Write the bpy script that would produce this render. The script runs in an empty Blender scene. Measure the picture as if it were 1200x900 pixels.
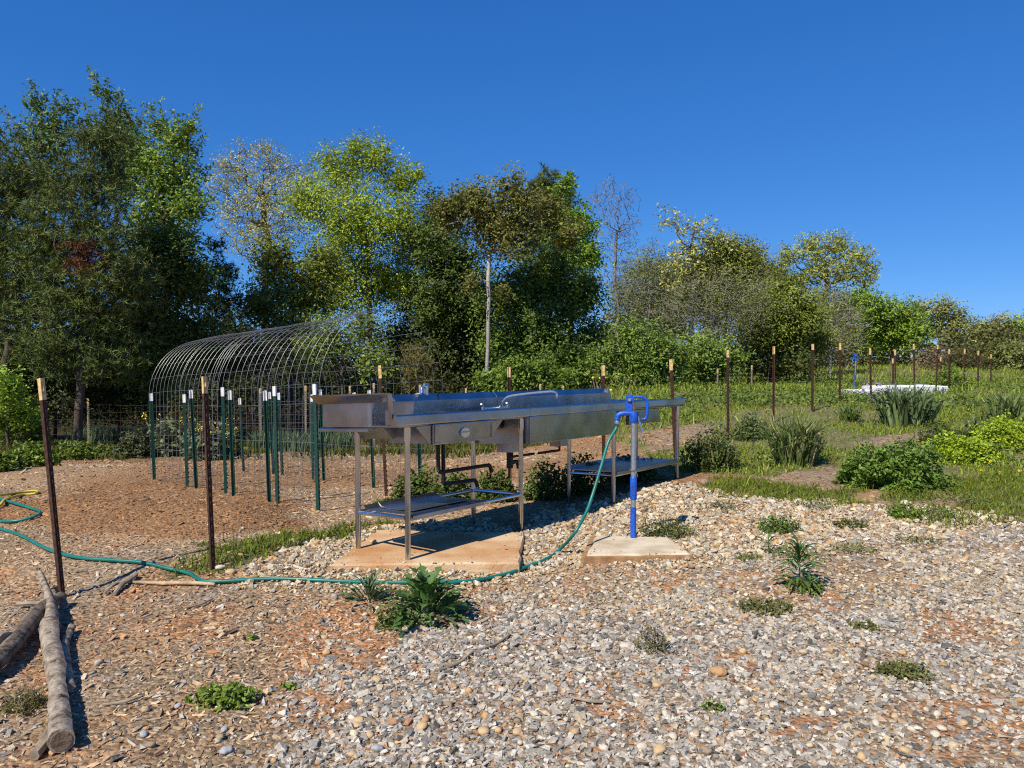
import bpy, math, random
import numpy as np
from mathutils import Vector

R = math.radians
rng = np.random.default_rng(7)
random.seed(7)
scene = bpy.context.scene
col = scene.collection

# ------------------------------------------------------------------ camera
CAM_H, FPX = 1.42, 900.0                     # eye height, focal length in photo pixels (photo is 1200x900)
PITCH = math.atan(28.0 / FPX)                # horizon lies at row 422 of 900
cd = bpy.data.cameras.new('camera')
cam = bpy.data.objects.new('camera', cd)
col.objects.link(cam)
cam.location = (0, 0, CAM_H)
cam.rotation_euler = (R(90) - PITCH, 0, 0)
cd.sensor_width = 36.0
cd.lens = FPX / 1200.0 * 36.0
cd.clip_start = 0.05
cd.clip_end = 3000
scene.camera = cam

# ------------------------------------------------------------------ sky, sun, exposure
SUN_EL = R(47)
SUN_AZ = math.atan2(-0.60, -0.80)           # direction towards the sun: behind the camera, to the left
w = bpy.data.worlds.new('World')
scene.world = w
w.use_nodes = True
nt = w.node_tree
sky = nt.nodes.new('ShaderNodeTexSky')
sky.sky_type = 'NISHITA'
sky.sun_disc = False
sky.sun_elevation = SUN_EL
sky.sun_rotation = SUN_AZ
sky.altitude = 1500
sky.air_density = 0.8
sky.dust_density = 0.0
sky.ozone_density = 3.0
bg = nt.nodes['Background']
bg.inputs['Strength'].default_value = 0.09
# colour response of the phone camera to a clear sky: one curve per channel, the same in every direction
sep = nt.nodes.new('ShaderNodeSeparateColor'); cmb = nt.nodes.new('ShaderNodeCombineColor')
nt.links.new(sky.outputs[0], sep.inputs[0])
for ch, (gain, gam) in enumerate(((.389, 1.077), (.563, .705), (.944, .533))):
    m1 = nt.nodes.new('ShaderNodeMath'); m1.operation = 'MULTIPLY'; m1.inputs[1].default_value = .1
    m2 = nt.nodes.new('ShaderNodeMath'); m2.operation = 'POWER'; m2.inputs[1].default_value = gam
    m3 = nt.nodes.new('ShaderNodeMath'); m3.operation = 'MULTIPLY'; m3.inputs[1].default_value = gain * 10
    nt.links.new(sep.outputs[ch], m1.inputs[0]); nt.links.new(m1.outputs[0], m2.inputs[0]); nt.links.new(m2.outputs[0], m3.inputs[0]); nt.links.new(m3.outputs[0], cmb.inputs[ch])
nt.links.new(cmb.outputs[0], bg.inputs['Color'])
sl = bpy.data.lights.new('sun', 'SUN')
sl.energy = 5.0
sl.angle = R(0.53)
sl.color = (1.0, 0.93, 0.80)
sun = bpy.data.objects.new('sun', sl)
col.objects.link(sun)
sdir = Vector((math.sin(SUN_AZ) * math.cos(SUN_EL), math.cos(SUN_AZ) * math.cos(SUN_EL), math.sin(SUN_EL)))
sun.rotation_euler = sdir.to_track_quat('Z', 'Y').to_euler()
sun.location = (-5, -8, 12)
vs = scene.view_settings
vs.view_transform = 'Standard'
vs.look = 'None'
vs.exposure = 0.25
vs.gamma = 1.0
vs.use_curve_mapping = False
scene.cycles.use_denoising = False
scene.cycles.filter_width = 1.15
scene.cycles.max_bounces = 6
scene.cycles.sample_clamp_indirect = 2.0
scene.cycles.caustics_reflective = False
scene.cycles.caustics_refractive = False

# ------------------------------------------------------------------ numeric helpers
def S(x, a, b):
    t = np.clip((np.asarray(x, float) - a) / (b - a), 0, 1)
    return t * t * (3 - 2 * t)

def _h(ix, iy, s):
    n = (ix.astype(np.int64) * 374761393 + iy.astype(np.int64) * 668265263 + s * 1442695041) & 0x7fffffff
    n = ((n ^ (n >> 13)) * 1274126177) & 0x7fffffff
    return ((n ^ (n >> 16)) & 0xffff) / 65535.0

def vnoise(x, y, s=0):
    x = np.asarray(x, float); y = np.asarray(y, float)
    ix = np.floor(x); iy = np.floor(y); fx = x - ix; fy = y - iy
    fx = fx * fx * (3 - 2 * fx); fy = fy * fy * (3 - 2 * fy)
    a = _h(ix, iy, s); b = _h(ix + 1, iy, s); c = _h(ix, iy + 1, s); d = _h(ix + 1, iy + 1, s)
    return a + (b - a) * fx + (c - a) * fy + (a - b - c + d) * fx * fy

def fbm(x, y, s=0, o=3):
    r = 0; a = 0.5
    for k in range(o):
        r = r + a * vnoise(np.asarray(x) * 2 ** k, np.asarray(y) * 2 ** k, s + k * 17); a *= 0.5
    return r / (1 - 0.5 ** o)

def tz(x, y):
    """height of the ground"""
    x = np.asarray(x, float); y = np.asarray(y, float)
    left = 1 - S(x, -2.0, 2.6)
    yy = np.clip(y, 0, 24)
    z = -0.062 * np.log1p(np.exp((yy - 6.6) * 1.6)) / 1.6 * left
    z = z + 0.46 * S(x, 0.6, 4.6) * S(y, 7.5, 15.5)
    z = z + 0.09 * S(x, 0.6, 1.6) * S(y, 6.2, 7.6) * (1 - S(x, 5, 9))
    z = z - 0.05 * (1 - S(y, 4.9, 5.5)) - 0.03 * np.exp(-((x - 0.25) / .5) ** 2 - ((y - 5.1) / .6) ** 2)
    # far bank on the right
    z = z + .5 * np.exp(-((x - 20) / 6.0) ** 2 - ((y - 40) / 6.5) ** 2) + 0.2 * S(x, 6, 30) * S(y, 26, 60)
    # planting beds on the left (low rounded mounds)
    bx, by = x * 0.7 + y * 0.714, -x * 0.714 + y * 0.7      # along the beds / across them
    z = z + 0.15 * np.exp(-((y - 7.1 + 0.12 * (x + 3.5)) / 0.62) ** 2) * S(x, -6.6, -5.6) * (1 - S(x, -2.5, -1.8))
    z = z + 0.10 * np.exp(-((y - 11.6) / 0.8) ** 2) * (1 - S(x, -5.2, -4.2))
    fade = 1 - S(np.hypot(x, y), 14, 40) * .6
    z = z + (fbm(x * 1.1, y * 1.1, 3) - .5) * 0.07 * fade + (fbm(x * 5, y * 5, 5) - .5) * 0.018
    return z

def tz1(x, y):
    return float(tz(np.array([x]), np.array([y]))[0])

def ray(px, py):
    x = (px - 600) / FPX; y = -(py - 450) / FPX
    c, s = math.cos(PITCH), math.sin(PITCH)
    return np.array([x, c + y * s, -s + y * c])

def at(px, py, d):
    """point at distance d (metres of depth) in the direction of a photo pixel"""
    r = ray(px, py)
    return np.array([0, 0, CAM_H]) + r * (d / r[1])

def G(px, py):
    """photo pixel -> the spot on the ground it shows"""
    r = ray(px, py)
    t = np.linspace(1.5, 90, 4000)
    p = r[None, :] * t[:, None]
    hit = np.nonzero(CAM_H + p[:, 2] < tz(p[:, 0], p[:, 1]))[0]
    k = hit[0] if len(hit) else 2000
    q = p[k]
    return np.array([q[0], q[1], tz1(q[0], q[1])])

# ------------------------------------------------------------------ mesh helpers
def mesh_np(name, verts, faces, mat, parent=None, colr=None, smooth=False):
    verts = np.asarray(verts, np.float32).reshape(-1, 3)
    faces = [np.asarray(f, np.int32) for f in faces if len(f)]
    me = bpy.data.meshes.new(name)
    me.vertices.add(len(verts))
    me.vertices.foreach_set('co', verts.ravel())
    loops = np.concatenate([f.ravel() for f in faces])
    tot = np.concatenate([np.full(len(f), f.shape[1], np.int32) for f in faces])
    st = np.concatenate([[0], np.cumsum(tot)[:-1]]).astype(np.int32)
    me.loops.add(len(loops)); me.loops.foreach_set('vertex_index', loops)
    me.polygons.add(len(tot)); me.polygons.foreach_set('loop_start', st)
    me.polygons.foreach_set('use_smooth', np.full(len(tot), smooth, bool))
    me.update(calc_edges=True)
    if colr is not None:
        a = me.color_attributes.new('tint', 'FLOAT_COLOR', 'POINT')
        c = np.ones((len(verts), 4), np.float32); c[:, :3] = colr
        a.data.foreach_set('color', c.ravel())
    if mat: me.materials.append(mat)
    o = bpy.data.objects.new(name, me)
    col.objects.link(o)
    if parent is not None: o.parent = parent
    return o

def tag(o, label=None, cat=None, group=None, kind=None):
    if label: o['label'] = label
    if cat: o['category'] = cat
    if group: o['group'] = group
    if kind: o['kind'] = kind
    return o

def thing(name, label, cat, loc=(0, 0, 0), rz=0, group=None):
    o = bpy.data.objects.new(name, None)
    col.objects.link(o)
    o.empty_display_size = 0.1
    o.location = loc; o.rotation_euler = (0, 0, rz)
    return tag(o, label, cat, group)

def copy_thing(root, loc, rz=0, label=None, scale=1, rot=None):
    c = root.copy(); col.objects.link(c)
    c.location = loc; c.rotation_euler = rot or (0, 0, rz); c.scale = (scale,) * 3
    if label: c['label'] = label
    for ch in root.children:
        k = ch.copy(); col.objects.link(k); k.parent = c
        for g in ch.children:
            m = g.copy(); col.objects.link(m); m.parent = k
    return c

class MB:
    """collects boxes, tubes and profiles; build() links them as one mesh"""
    def __init__(s, f=None):
        s.v = []; s.f = []; s.fn = f
    def add(s, vs_, fs_):
        b = len(s.v); s.v += [tuple(p) for p in vs_]; s.f += [tuple(i + b for i in f) for f in fs_]
        return s
    def box(s, x0, x1, y0, y1, z0, z1):
        return s.add([(x0, y0, z0), (x1, y0, z0), (x1, y1, z0), (x0, y1, z0), (x0, y0, z1), (x1, y0, z1), (x1, y1, z1), (x0, y1, z1)],
                     [(0, 3, 2, 1), (4, 5, 6, 7), (0, 1, 5, 4), (1, 2, 6, 5), (2, 3, 7, 6), (3, 0, 4, 7)])
    def prof(s, pts, x0, x1):
        """closed outline in (y, z) drawn out along x"""
        n = len(pts)
        return s.add([(x0, y, z) for y, z in pts] + [(x1, y, z) for y, z in pts],
                     [(i, (i + 1) % n, n + (i + 1) % n, n + i) for i in range(n)] + [tuple(range(n))[::-1], tuple(range(n, 2 * n))])
    def profy(s, pts, y0, y1):
        """closed outline in (x, z) drawn out along y"""
        n = len(pts)
        return s.add([(x, y0, z) for x, z in pts] + [(x, y1, z) for x, z in pts],
                     [(i, (i + 1) % n, n + (i + 1) % n, n + i) for i in range(n)] + [tuple(range(n))[::-1], tuple(range(n, 2 * n))])
    def tube(s, pts, r, n=8, cap=True):
        pts = [Vector(p) for p in pts]; rr = r if hasattr(r, '__len__') else [r] * len(pts)
        vs_ = []; up = None
        for i, p in enumerate(pts):
            t = (pts[min(i + 1, len(pts) - 1)] - pts[max(i - 1, 0)]).normalized()
            if up is None:
                up = Vector((0, 0, 1)) if abs(t.z) < .9 else Vector((1, 0, 0))
            a = t.cross(up)
            if a.length < 1e-4: a = t.cross(Vector((0.3, 1, 0)))
            a.normalize(); b = a.cross(t).normalized(); up = b
            for k in range(n):
                th = 2 * math.pi * k / n
                vs_.append(p + a * (math.cos(th) * rr[i]) + b * (math.sin(th) * rr[i]))
        fs_ = []
        for i in range(len(pts) - 1):
            for k in range(n):
                fs_.append((i * n + k, i * n + (k + 1) % n, (i + 1) * n + (k + 1) % n, (i + 1) * n + k))
        if cap:
            fs_.append(tuple(range(n))[::-1]); fs_.append(tuple((len(pts) - 1) * n + k for k in range(n)))
        return s.add(vs_, fs_)
    def build(s, name, mat, parent=None, smooth=False, bevel=0):
        v = [s.fn(p) for p in s.v] if s.fn else s.v
        me = bpy.data.meshes.new(name); me.from_pydata(v, [], s.f); me.update()
        import bmesh
        bm = bmesh.new(); bm.from_mesh(me); bmesh.ops.recalc_face_normals(bm, faces=bm.faces)
        if bevel:
            bmesh.ops.bevel(bm, geom=[e for e in bm.edges if len(e.link_faces) == 2 and e.calc_face_angle(0) > .5], offset=bevel, segments=2, affect='EDGES', profile=.6)
        bm.to_mesh(me); bm.free()
        if smooth:
            me.polygons.foreach_set('use_smooth', [True] * len(me.polygons))
            try: me.set_sharp_from_angle(angle=R(40))
            except Exception: pass
        me.materials.append(mat)
        o = bpy.data.objects.new(name, me); col.objects.link(o)
        if parent is not None: o.parent = parent
        return o

def spline(pts, k=8):
    p = [np.array(q, float) for q in pts]; p = [2 * p[0] - p[1]] + p + [2 * p[-1] - p[-2]]
    out = []
    for i in range(1, len(p) - 2):
        for t in np.linspace(0, 1, k, endpoint=False):
            out.append(.5 * (2 * p[i] + (p[i + 1] - p[i - 1]) * t + (2 * p[i - 1] - 5 * p[i] + 4 * p[i + 1] - p[i + 2]) * t * t + (3 * p[i] - p[i - 1] - 3 * p[i + 1] + p[i + 2]) * t ** 3))
    out.append(p[-2])
    return out

# ------------------------------------------------------------------ materials
def newmat(name):
    m = bpy.data.materials.new(name); m.use_nodes = True
    return m, m.node_tree, m.node_tree.nodes['Principled BSDF']

def solid(name, c, rough=.6, metal=0, var=.25, scale=30, bump=0, spec=.4, bscale=None, dark=None):
    """one colour with noise variation (towards `dark`) and fine relief"""
    m, t, p = newmat(name)
    tc = t.nodes.new('ShaderNodeTexCoord'); n = t.nodes.new('ShaderNodeTexNoise')
    n.inputs['Scale'].default_value = scale; n.inputs['Detail'].default_value = 6
    t.links.new(tc.outputs['Object'], n.inputs['Vector'])
    r = t.nodes.new('ShaderNodeValToRGB')
    d = dark or tuple(x * (1 - var) for x in c)
    r.color_ramp.elements[0].position = .35; r.color_ramp.elements[1].position = .65
    r.color_ramp.elements[0].color = (*d, 1); r.color_ramp.elements[1].color = (*[min(1, x * (1 + var * .5)) for x in c], 1)
    t.links.new(n.outputs['Fac'], r.inputs['Fac']); t.links.new(r.outputs['Color'], p.inputs['Base Color'])
    p.inputs['Roughness'].default_value = rough; p.inputs['Metallic'].default_value = metal
    p.inputs['Specular IOR Level'].default_value = spec
    if bump:
        n2 = t.nodes.new('ShaderNodeTexNoise'); n2.inputs['Scale'].default_value = bscale or scale * 3; n2.inputs['Detail'].default_value = 5
        t.links.new(tc.outputs['Object'], n2.inputs['Vector'])
        b = t.nodes.new('ShaderNodeBump'); b.inputs['Strength'].default_value = bump; b.inputs['Distance'].default_value = .01
        t.links.new(n2.outputs['Fac'], b.inputs['Height']); t.links.new(b.outputs[0], p.inputs['Normal'])
    return m

def tinted(name, rough=.7, spec=.25, nscale=60, nvar=.3, trans=0, bump=0):
    """colour from the mesh's tint attribute with a little noise on top"""
    m, t, p = newmat(name)
    a = t.nodes.new('ShaderNodeAttribute'); a.attribute_name = 'tint'
    src = a.outputs['Color']
    if nvar:
        tc = t.nodes.new('ShaderNodeTexCoord'); n = t.nodes.new('ShaderNodeTexNoise')
        n.inputs['Scale'].default_value = nscale; n.inputs['Detail'].default_value = 4
        t.links.new(tc.outputs['Object'], n.inputs['Vector'])
        mr = t.nodes.new('ShaderNodeMapRange'); mr.inputs[1].default_value = .3; mr.inputs[2].default_value = .7
        mr.inputs[3].default_value = 1 - nvar; mr.inputs[4].default_value = 1 + nvar
        t.links.new(n.outputs['Fac'], mr.inputs[0])
        vm = t.nodes.new('ShaderNodeVectorMath'); vm.operation = 'SCALE'
        t.links.new(src, vm.inputs[0]); t.links.new(mr.outputs[0], vm.inputs['Scale']); src = vm.outputs[0]
        if bump:
            b = t.nodes.new('ShaderNodeBump'); b.inputs['Strength'].default_value = bump; b.inputs['Distance'].default_value = .01
            t.links.new(n.outputs['Fac'], b.inputs['Height']); t.links.new(b.outputs[0], p.inputs['Normal'])
    t.links.new(src, p.inputs['Base Color'])
    p.inputs['Roughness'].default_value = rough; p.inputs['Specular IOR Level'].default_value = spec
    if trans:
        tr = t.nodes.new('ShaderNodeBsdfTranslucent'); t.links.new(src, tr.inputs['Color'])
        mx = t.nodes.new('ShaderNodeMixShader'); mx.inputs[0].default_value = trans
        t.links.new(p.outputs[0], mx.inputs[1]); t.links.new(tr.outputs[0], mx.inputs[2])
        t.links.new(mx.outputs[0], t.nodes['Material Output'].inputs['Surface'])
    return m

def steel(name, base=.55, rough=.28, brushed=(3, 120, 120)):
    m, t, p = newmat(name)
    tc = t.nodes.new('ShaderNodeTexCoord'); mp = t.nodes.new('ShaderNodeMapping'); mp.inputs['Scale'].default_value = brushed
    t.links.new(tc.outputs['Object'], mp.inputs['Vector'])
    n = t.nodes.new('ShaderNodeTexNoise'); n.inputs['Scale'].default_value = 3; n.inputs['Detail'].default_value = 5
    t.links.new(mp.outputs[0], n.inputs['Vector'])
    mr = t.nodes.new('ShaderNodeMapRange'); mr.inputs[3].default_value = rough - .08; mr.inputs[4].default_value = rough + .12
    ns = t.nodes.new('ShaderNodeTexNoise'); ns.inputs['Scale'].default_value = 5; ns.inputs['Detail'].default_value = 7; ns.inputs['Distortion'].default_value = 1.2; t.links.new(tc.outputs['Object'], ns.inputs['Vector'])
    ms = t.nodes.new('ShaderNodeMath'); ms.operation = 'MULTIPLY_ADD'; ms.inputs[1].default_value = .9; ms.inputs[2].default_value = -.4; t.links.new(ns.outputs['Fac'], ms.inputs[0])
    aa = t.nodes.new('ShaderNodeMath'); aa.operation = 'ADD'; t.links.new(n.outputs['Fac'], aa.inputs[0]); t.links.new(ms.outputs[0], aa.inputs[1])
    t.links.new(aa.outputs[0], mr.inputs[0]); t.links.new(mr.outputs[0], p.inputs['Roughness'])
    n2 = t.nodes.new('ShaderNodeTexNoise'); n2.inputs['Scale'].default_value = 4; n2.inputs['Detail'].default_value = 8
    t.links.new(tc.outputs['Object'], n2.inputs['Vector'])
    r = t.nodes.new('ShaderNodeValToRGB'); r.color_ramp.elements[0].position = .35; r.color_ramp.elements[1].position = .6
    r.color_ramp.elements[0].color = (base * .66, base * .675, base * .68, 1); r.color_ramp.elements[1].color = (base * .95, base * .985, base * 1.04, 1)
    t.links.new(n2.outputs['Fac'], r.inputs['Fac']); t.links.new(r.outputs[0], p.inputs['Base Color'])
    p.inputs['Metallic'].default_value = 1
    b = t.nodes.new('ShaderNodeBump'); b.inputs['Strength'].default_value = .03; b.inputs['Distance'].default_value = .01
    n3 = t.nodes.new('ShaderNodeTexNoise'); n3.inputs['Scale'].default_value = 7; t.links.new(tc.outputs['Object'], n3.inputs['Vector'])
    t.links.new(n3.outputs['Fac'], b.inputs['Height']); t.links.new(b.outputs[0], p.inputs['Normal'])
    return m

M = dict(
    leaf=tinted('leaf', .5, .3, 9, .15, .22),
    needle=tinted('needle', .6, .2, 9, .15, .08),
    grass=tinted('grass_blade', .55, .25, 9, .2, .2),
    stone=tinted('stone', .8, .25, 90, .28, 0, .3),
    chip=tinted('wood_chip', .85, .15, 70, .3, 0, .3),
    bark=tinted('bark', .9, .1, 25, .35, 0, .6),
    steel=steel('stainless_steel', .45, .22),
    steel_dull=steel('dull_steel', .45, .34),
    tube=steel('tube_steel', .68, .18, (60, 60, 4)),
    galv=solid('galvanised_steel', (.50, .53, .56), .42, .85, .2, 60, .1),
    wire=solid('galvanised_wire', (.27, .28, .285), .45, .75, .15, 40),
    blue=solid('blue_enamel', (.008, .105, .56), .42, 0, .25, 55, .15, .5, None, (.006, .06, .36)),
    brass=solid('brass', (.55, .38, .16), .35, 1, .2, 40),
    chrome=solid('chrome', (.75, .76, .76), .3, 1, .1, 30),
    black=solid('black_pipe', (.012, .014, .015), .4, 0, .3, 30),
    concrete=solid('stained_concrete', (.57, .42, .26), .85, 0, .2, 2.6, .6, .2, 60, (.48, .24, .095)),
    concrete2=solid('pale_concrete', (.60, .51, .37), .85, 0, .2, 5, .5, .2, 70, (.47, .36, .23)),
    lumber=solid('form_board', (.36, .21, .10), .8, 0, .3, 20, .3, .2),
    hose=solid('hose_vinyl', (.008, .165, .135), .4, 0, .25, 6, 0, .5),
    hose_y=solid('yellow_hose_vinyl', (.55, .46, .04), .45, 0, .2, 6, 0, .4),
    rust=solid('rusty_steel', (.075, .035, .022), .8, .2, .5, 40, .4),
    tip_y=solid('weathered_yellow_paint', (.72, .50, .22), .7, 0, .35, 40, .1),
    green_steel=solid('green_painted_steel', (.008, .055, .04), .5, 0, .3, 30, .1),
    tip_w=solid('white_paint', (.80, .80, .78), .55, 0, .08, 30),
    greywood=solid('grey_wood', (.30, .24, .17), .85, 0, .35, 14, .5),
    log=None,
    logend=solid('cut_log_end', (.20, .14, .09), .9, 0, .4, 25, .6),
    white=solid('white_cover', (.78, .79, .80), .7, 0, .06, 5, .15, .3, 12),
    flower_y=solid('yellow_petal', (.80, .62, .03), .6, 0, .15, 20),
    flower_p=solid('violet_petal', (.26, .20, .36), .6, 0, .2, 20),
    paper=solid('instruction_sticker', (.02, .07, .40), .5, 0, .2, 50),
)

def barky(name, c, d):
    """weathered wood: patches of bark, knots and fine cracks"""
    m, t, p = newmat(name)
    tc = t.nodes.new('ShaderNodeTexCoord')
    n = t.nodes.new('ShaderNodeTexNoise'); n.inputs['Scale'].default_value = 17; n.inputs['Detail'].default_value = 9; n.inputs['Roughness'].default_value = .68; n.inputs['Distortion'].default_value = .6
    v = t.nodes.new('ShaderNodeTexVoronoi'); v.inputs['Scale'].default_value = 46; v.feature = 'DISTANCE_TO_EDGE'
    t.links.new(tc.outputs['Object'], n.inputs['Vector']); t.links.new(tc.outputs['Object'], v.inputs['Vector'])
    r = t.nodes.new('ShaderNodeValToRGB'); e = r.color_ramp.elements; e[0].position = .38; e[1].position = .6; e[0].color = (*d, 1); e[1].color = (*c, 1)
    k = e.new(.47); k.color = (*[(a_ + b_) * .5 for a_, b_ in zip(c, d)], 1)
    cr = t.nodes.new('ShaderNodeMapRange'); cr.inputs[1].default_value = 0; cr.inputs[2].default_value = .05; cr.inputs[3].default_value = .6; cr.inputs[4].default_value = 1
    t.links.new(v.outputs['Distance'], cr.inputs[0]); t.links.new(n.outputs['Fac'], r.inputs['Fac'])
    vm = t.nodes.new('ShaderNodeVectorMath'); vm.operation = 'SCALE'; t.links.new(r.outputs[0], vm.inputs[0]); t.links.new(cr.outputs[0], vm.inputs['Scale'])
    t.links.new(vm.outputs[0], p.inputs['Base Color']); p.inputs['Roughness'].default_value = .9; p.inputs['Specular IOR Level'].default_value = .15
    b = t.nodes.new('ShaderNodeBump'); b.inputs['Strength'].default_value = 1.0; b.inputs['Distance'].default_value = .012; t.links.new(n.outputs['Fac'], b.inputs['Height']); t.links.new(b.outputs[0], p.inputs['Normal'])
    return m
M['log'] = barky('weathered_log', (.42, .35, .27), (.11, .08, .055))
M['log_dark'] = barky('dark_log', (.26, .20, .15), (.06, .045, .03))

# ------------------------------------------------------------------ ground zones (world outlines taken from the photograph)
def inside(x, y, poly):
    c = np.zeros(len(x), bool); n = len(poly); j = n - 1
    for i in range(n):
        xi, yi = poly[i][:2]; xj, yj = poly[j][:2]
        with np.errstate(divide='ignore', invalid='ignore'):
            t = ((yi > y) != (yj > y)) & (x < (xj - xi) * (y - yi) / (yj - yi + 1e-12) + xi)
        c ^= t; j = i
    return c

def zone(pix, extra=()):
    return [tuple(G(a, b)[:2]) for a, b in pix] + list(extra)

Z_GREY = zone([(1195, 618), (1090, 632), (980, 640), (880, 660), (780, 668), (690, 668), (600, 690), (520, 712), (455, 735), (400, 780), (345, 830), (300, 898)]) + [(-.75, 1.2), (6, 1.2), (7.5, 5.0)]
Z_TAN = zone([(600, 690), (690, 668), (780, 668), (880, 660), (980, 640), (1090, 632), (1195, 618), (1195, 606), (1060, 592), (960, 586), (880, 582), (835, 572), (800, 566), (720, 584), (640, 602), (615, 622), (560, 610), (480, 612), (430, 622), (365, 640), (280, 668), (290, 694), (420, 697)])
Z_CLAY = [zone(p) for p in (
    [(1035, 712), (1100, 708), (1170, 722), (1198, 745), (1195, 775), (1120, 765), (1060, 745)],
    [(610, 672), (690, 662), (800, 672), (830, 690), (740, 702), (640, 700)],
    [(820, 610), (870, 600), (900, 640), (850, 668)],
    [(300, 745), (380, 715), (470, 720), (455, 740), (390, 790), (330, 800)],
    [(640, 600), (700, 592), (720, 610), (660, 640), (620, 660), (618, 630)],
    [(700, 800), (760, 790), (790, 840), (720, 860)], [(1080, 830), (1190, 800), (1198, 890), (1110, 895)], [(560, 705), (640, 700), (660, 722), (560, 740), (500, 730)], [(960, 850), (1010, 840), (1030, 885), (970, 895)], [(820, 770), (870, 765), (880, 790), (835, 800)], [(330, 800), (420, 790), (440, 830), (350, 870)], [(860, 672), (960, 680), (950, 720), (880, 705)])]
Z_BED = [zone(p) for p in ([(0, 592), (120, 566), (250, 562), (330, 580), (372, 600), (330, 622), (210, 632), (100, 628), (0, 610)],)]
Z_GRASS = [zone(p) for p in (
    [(205, 668), (250, 640), (330, 622), (440, 610), (430, 624), (360, 640), (280, 668), (230, 674)],
    [(815, 572), (850, 560), (930, 570), (1010, 578), (1010, 592), (930, 590), (850, 584)],
    [(1040, 596), (1120, 600), (1195, 590), (1195, 612), (1120, 622), (1060, 608)],
    [(990, 562), (1030, 550), (1100, 585), (1060, 590)],
    [(1090, 570), (1198, 545), (1198, 600), (1120, 590)])]
Z_MULCHR = [zone(p) for p in (          # bare mulch between the plants on the right
    [(885, 560), (960, 545), (1010, 552), (1030, 575), (960, 576), (890, 572)],
    [(1000, 520), (1080, 505), (1130, 508), (1010, 545)],
    [(1070, 590), (1150, 570), (1198, 540), (1198, 556), (1110, 592)],
    [(735, 510), (800, 498), (850, 500), (840, 516), (760, 530)])]

def zone_weights(x, y):
    """0/1 masks with ragged borders"""
    jx = x + (fbm(x * 3, y * 3, 21) - .5) * .55 + (fbm(x * 14, y * 14, 25) - .5) * .22
    jy = y + (fbm(x * 3, y * 3, 31) - .5) * .55 + (fbm(x * 14, y * 14, 35) - .5) * .22
    f = lambda p: inside(jx, jy, p)
    any_ = lambda ps: np.any([f(p) for p in ps], axis=0)
    grey = f(Z_GREY); tan = f(Z_TAN) & ~grey
    clay = any_(Z_CLAY) & (fbm(x * 2.6 + 7, y * 2.6, 27) > .38); bed = any_(Z_BED)
    strip = any_(Z_GRASS)
    mr = any_(Z_MULCHR)
    field = (jy > 8.3 + np.clip(3.0 - jx, 0, 3) * .9) & (jx > 1.8) & ~mr & ~tan & ~grey
    field |= (jy > 8.0) & (jx > 4.2) & ~mr & ~tan & ~grey
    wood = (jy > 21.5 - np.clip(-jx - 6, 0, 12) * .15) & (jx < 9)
    back = (jy > 14.5) & (jx < 2.5) & ~wood
    return dict(grey=grey, tan=tan, clay=clay, bed=bed, strip=strip, field=field | (jy > 30), wood=wood, back=back, mulchr=mr)

def axis(dense0, dense1, step, lo, hi, g=1.09):
    a = list(np.arange(dense0, dense1, step)); s = step
    while a[-1] < hi: s *= g; a.append(a[-1] + s)
    s = step; b = [a[0]]
    while b[-1] > lo: s *= g; b.append(b[-1] - s)
    return np.array(b[:0:-1] + a)

xs = axis(-6, 8, .085, -500, 500); ys = axis(1.2, 12, .085, -400, 900)
GX, GY = np.meshgrid(xs, ys)
gx, gy = GX.ravel(), GY.ravel()
zw = zone_weights(gx, gy)
gz = tz(gx, gy)
mulch_c = np.array([.37, .25, .145]); n1 = fbm(gx * .9, gy * .9, 41)[:, None]; n2 = fbm(gx * 2.3, gy * 2.3, 45)[:, None]
gc = mulch_c * (.75 + .5 * n1) + np.array([.05, .0, -.02]) * (n2 - .5) * 2
red = ((gx < 0) & (gy < 5.2))[:, None] * S(n2, .45, .7) * .8
gc = gc * (1 - red) + np.array([.36, .165, .075]) * red
def put(mask, c, a=1.0):
    global gc
    m_ = mask.astype(float)[:, None] * a
    gc = gc * (1 - m_) + np.array(c) * m_
put(zw['bed'], (.29, .155, .072), .9)
put((S(fbm(gx * .55 + 11, gy * .55, 83), .36, .56) * (gy > 6.6) * (gx < 4)), (.29, .155, .072), .7)
put(zw['field'], (.16, .165, .07), .85)
put(zw['back'], (.17, .13, .07), .5)
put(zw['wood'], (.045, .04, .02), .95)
put(zw['mulchr'], (.30, .22, .15), .9)
put(zw['tan'], (.38, .25, .14), .9)
put(zw['grey'], (.36, .245, .15), .9)
put(zw['strip'], (.11, .12, .04), .85)
put(zw['clay'], (.44, .21, .095), .7)
gc *= (.85 + .3 * n2)
nx, ny = len(xs), len(ys)
I = np.arange(nx * ny).reshape(ny, nx)
quads = np.stack([I[:-1, :-1], I[:-1, 1:], I[1:, 1:], I[1:, :-1]], -1).reshape(-1, 4)
gm, t, p = newmat('ground_soil')
a = t.nodes.new('ShaderNodeAttribute'); a.attribute_name = 'tint'
tc = t.nodes.new('ShaderNodeTexCoord')
v1 = t.nodes.new('ShaderNodeTexVoronoi'); v1.inputs['Scale'].default_value = 42; t.links.new(tc.outputs['Object'], v1.inputs['Vector'])
n = t.nodes.new('ShaderNodeTexNoise'); n.inputs['Scale'].default_value = 28; n.inputs['Detail'].default_value = 9; n.inputs['Roughness'].default_value = .7
t.links.new(tc.outputs['Object'], n.inputs['Vector'])
mr = t.nodes.new('ShaderNodeMapRange'); mr.inputs[1].default_value = .3; mr.inputs[2].default_value = .72; mr.inputs[3].default_value = .55; mr.inputs[4].default_value = 1.4
t.links.new(n.outputs['Fac'], mr.inputs[0])
hs = t.nodes.new('ShaderNodeSeparateColor'); t.links.new(v1.outputs['Color'], hs.inputs[0])
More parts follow.
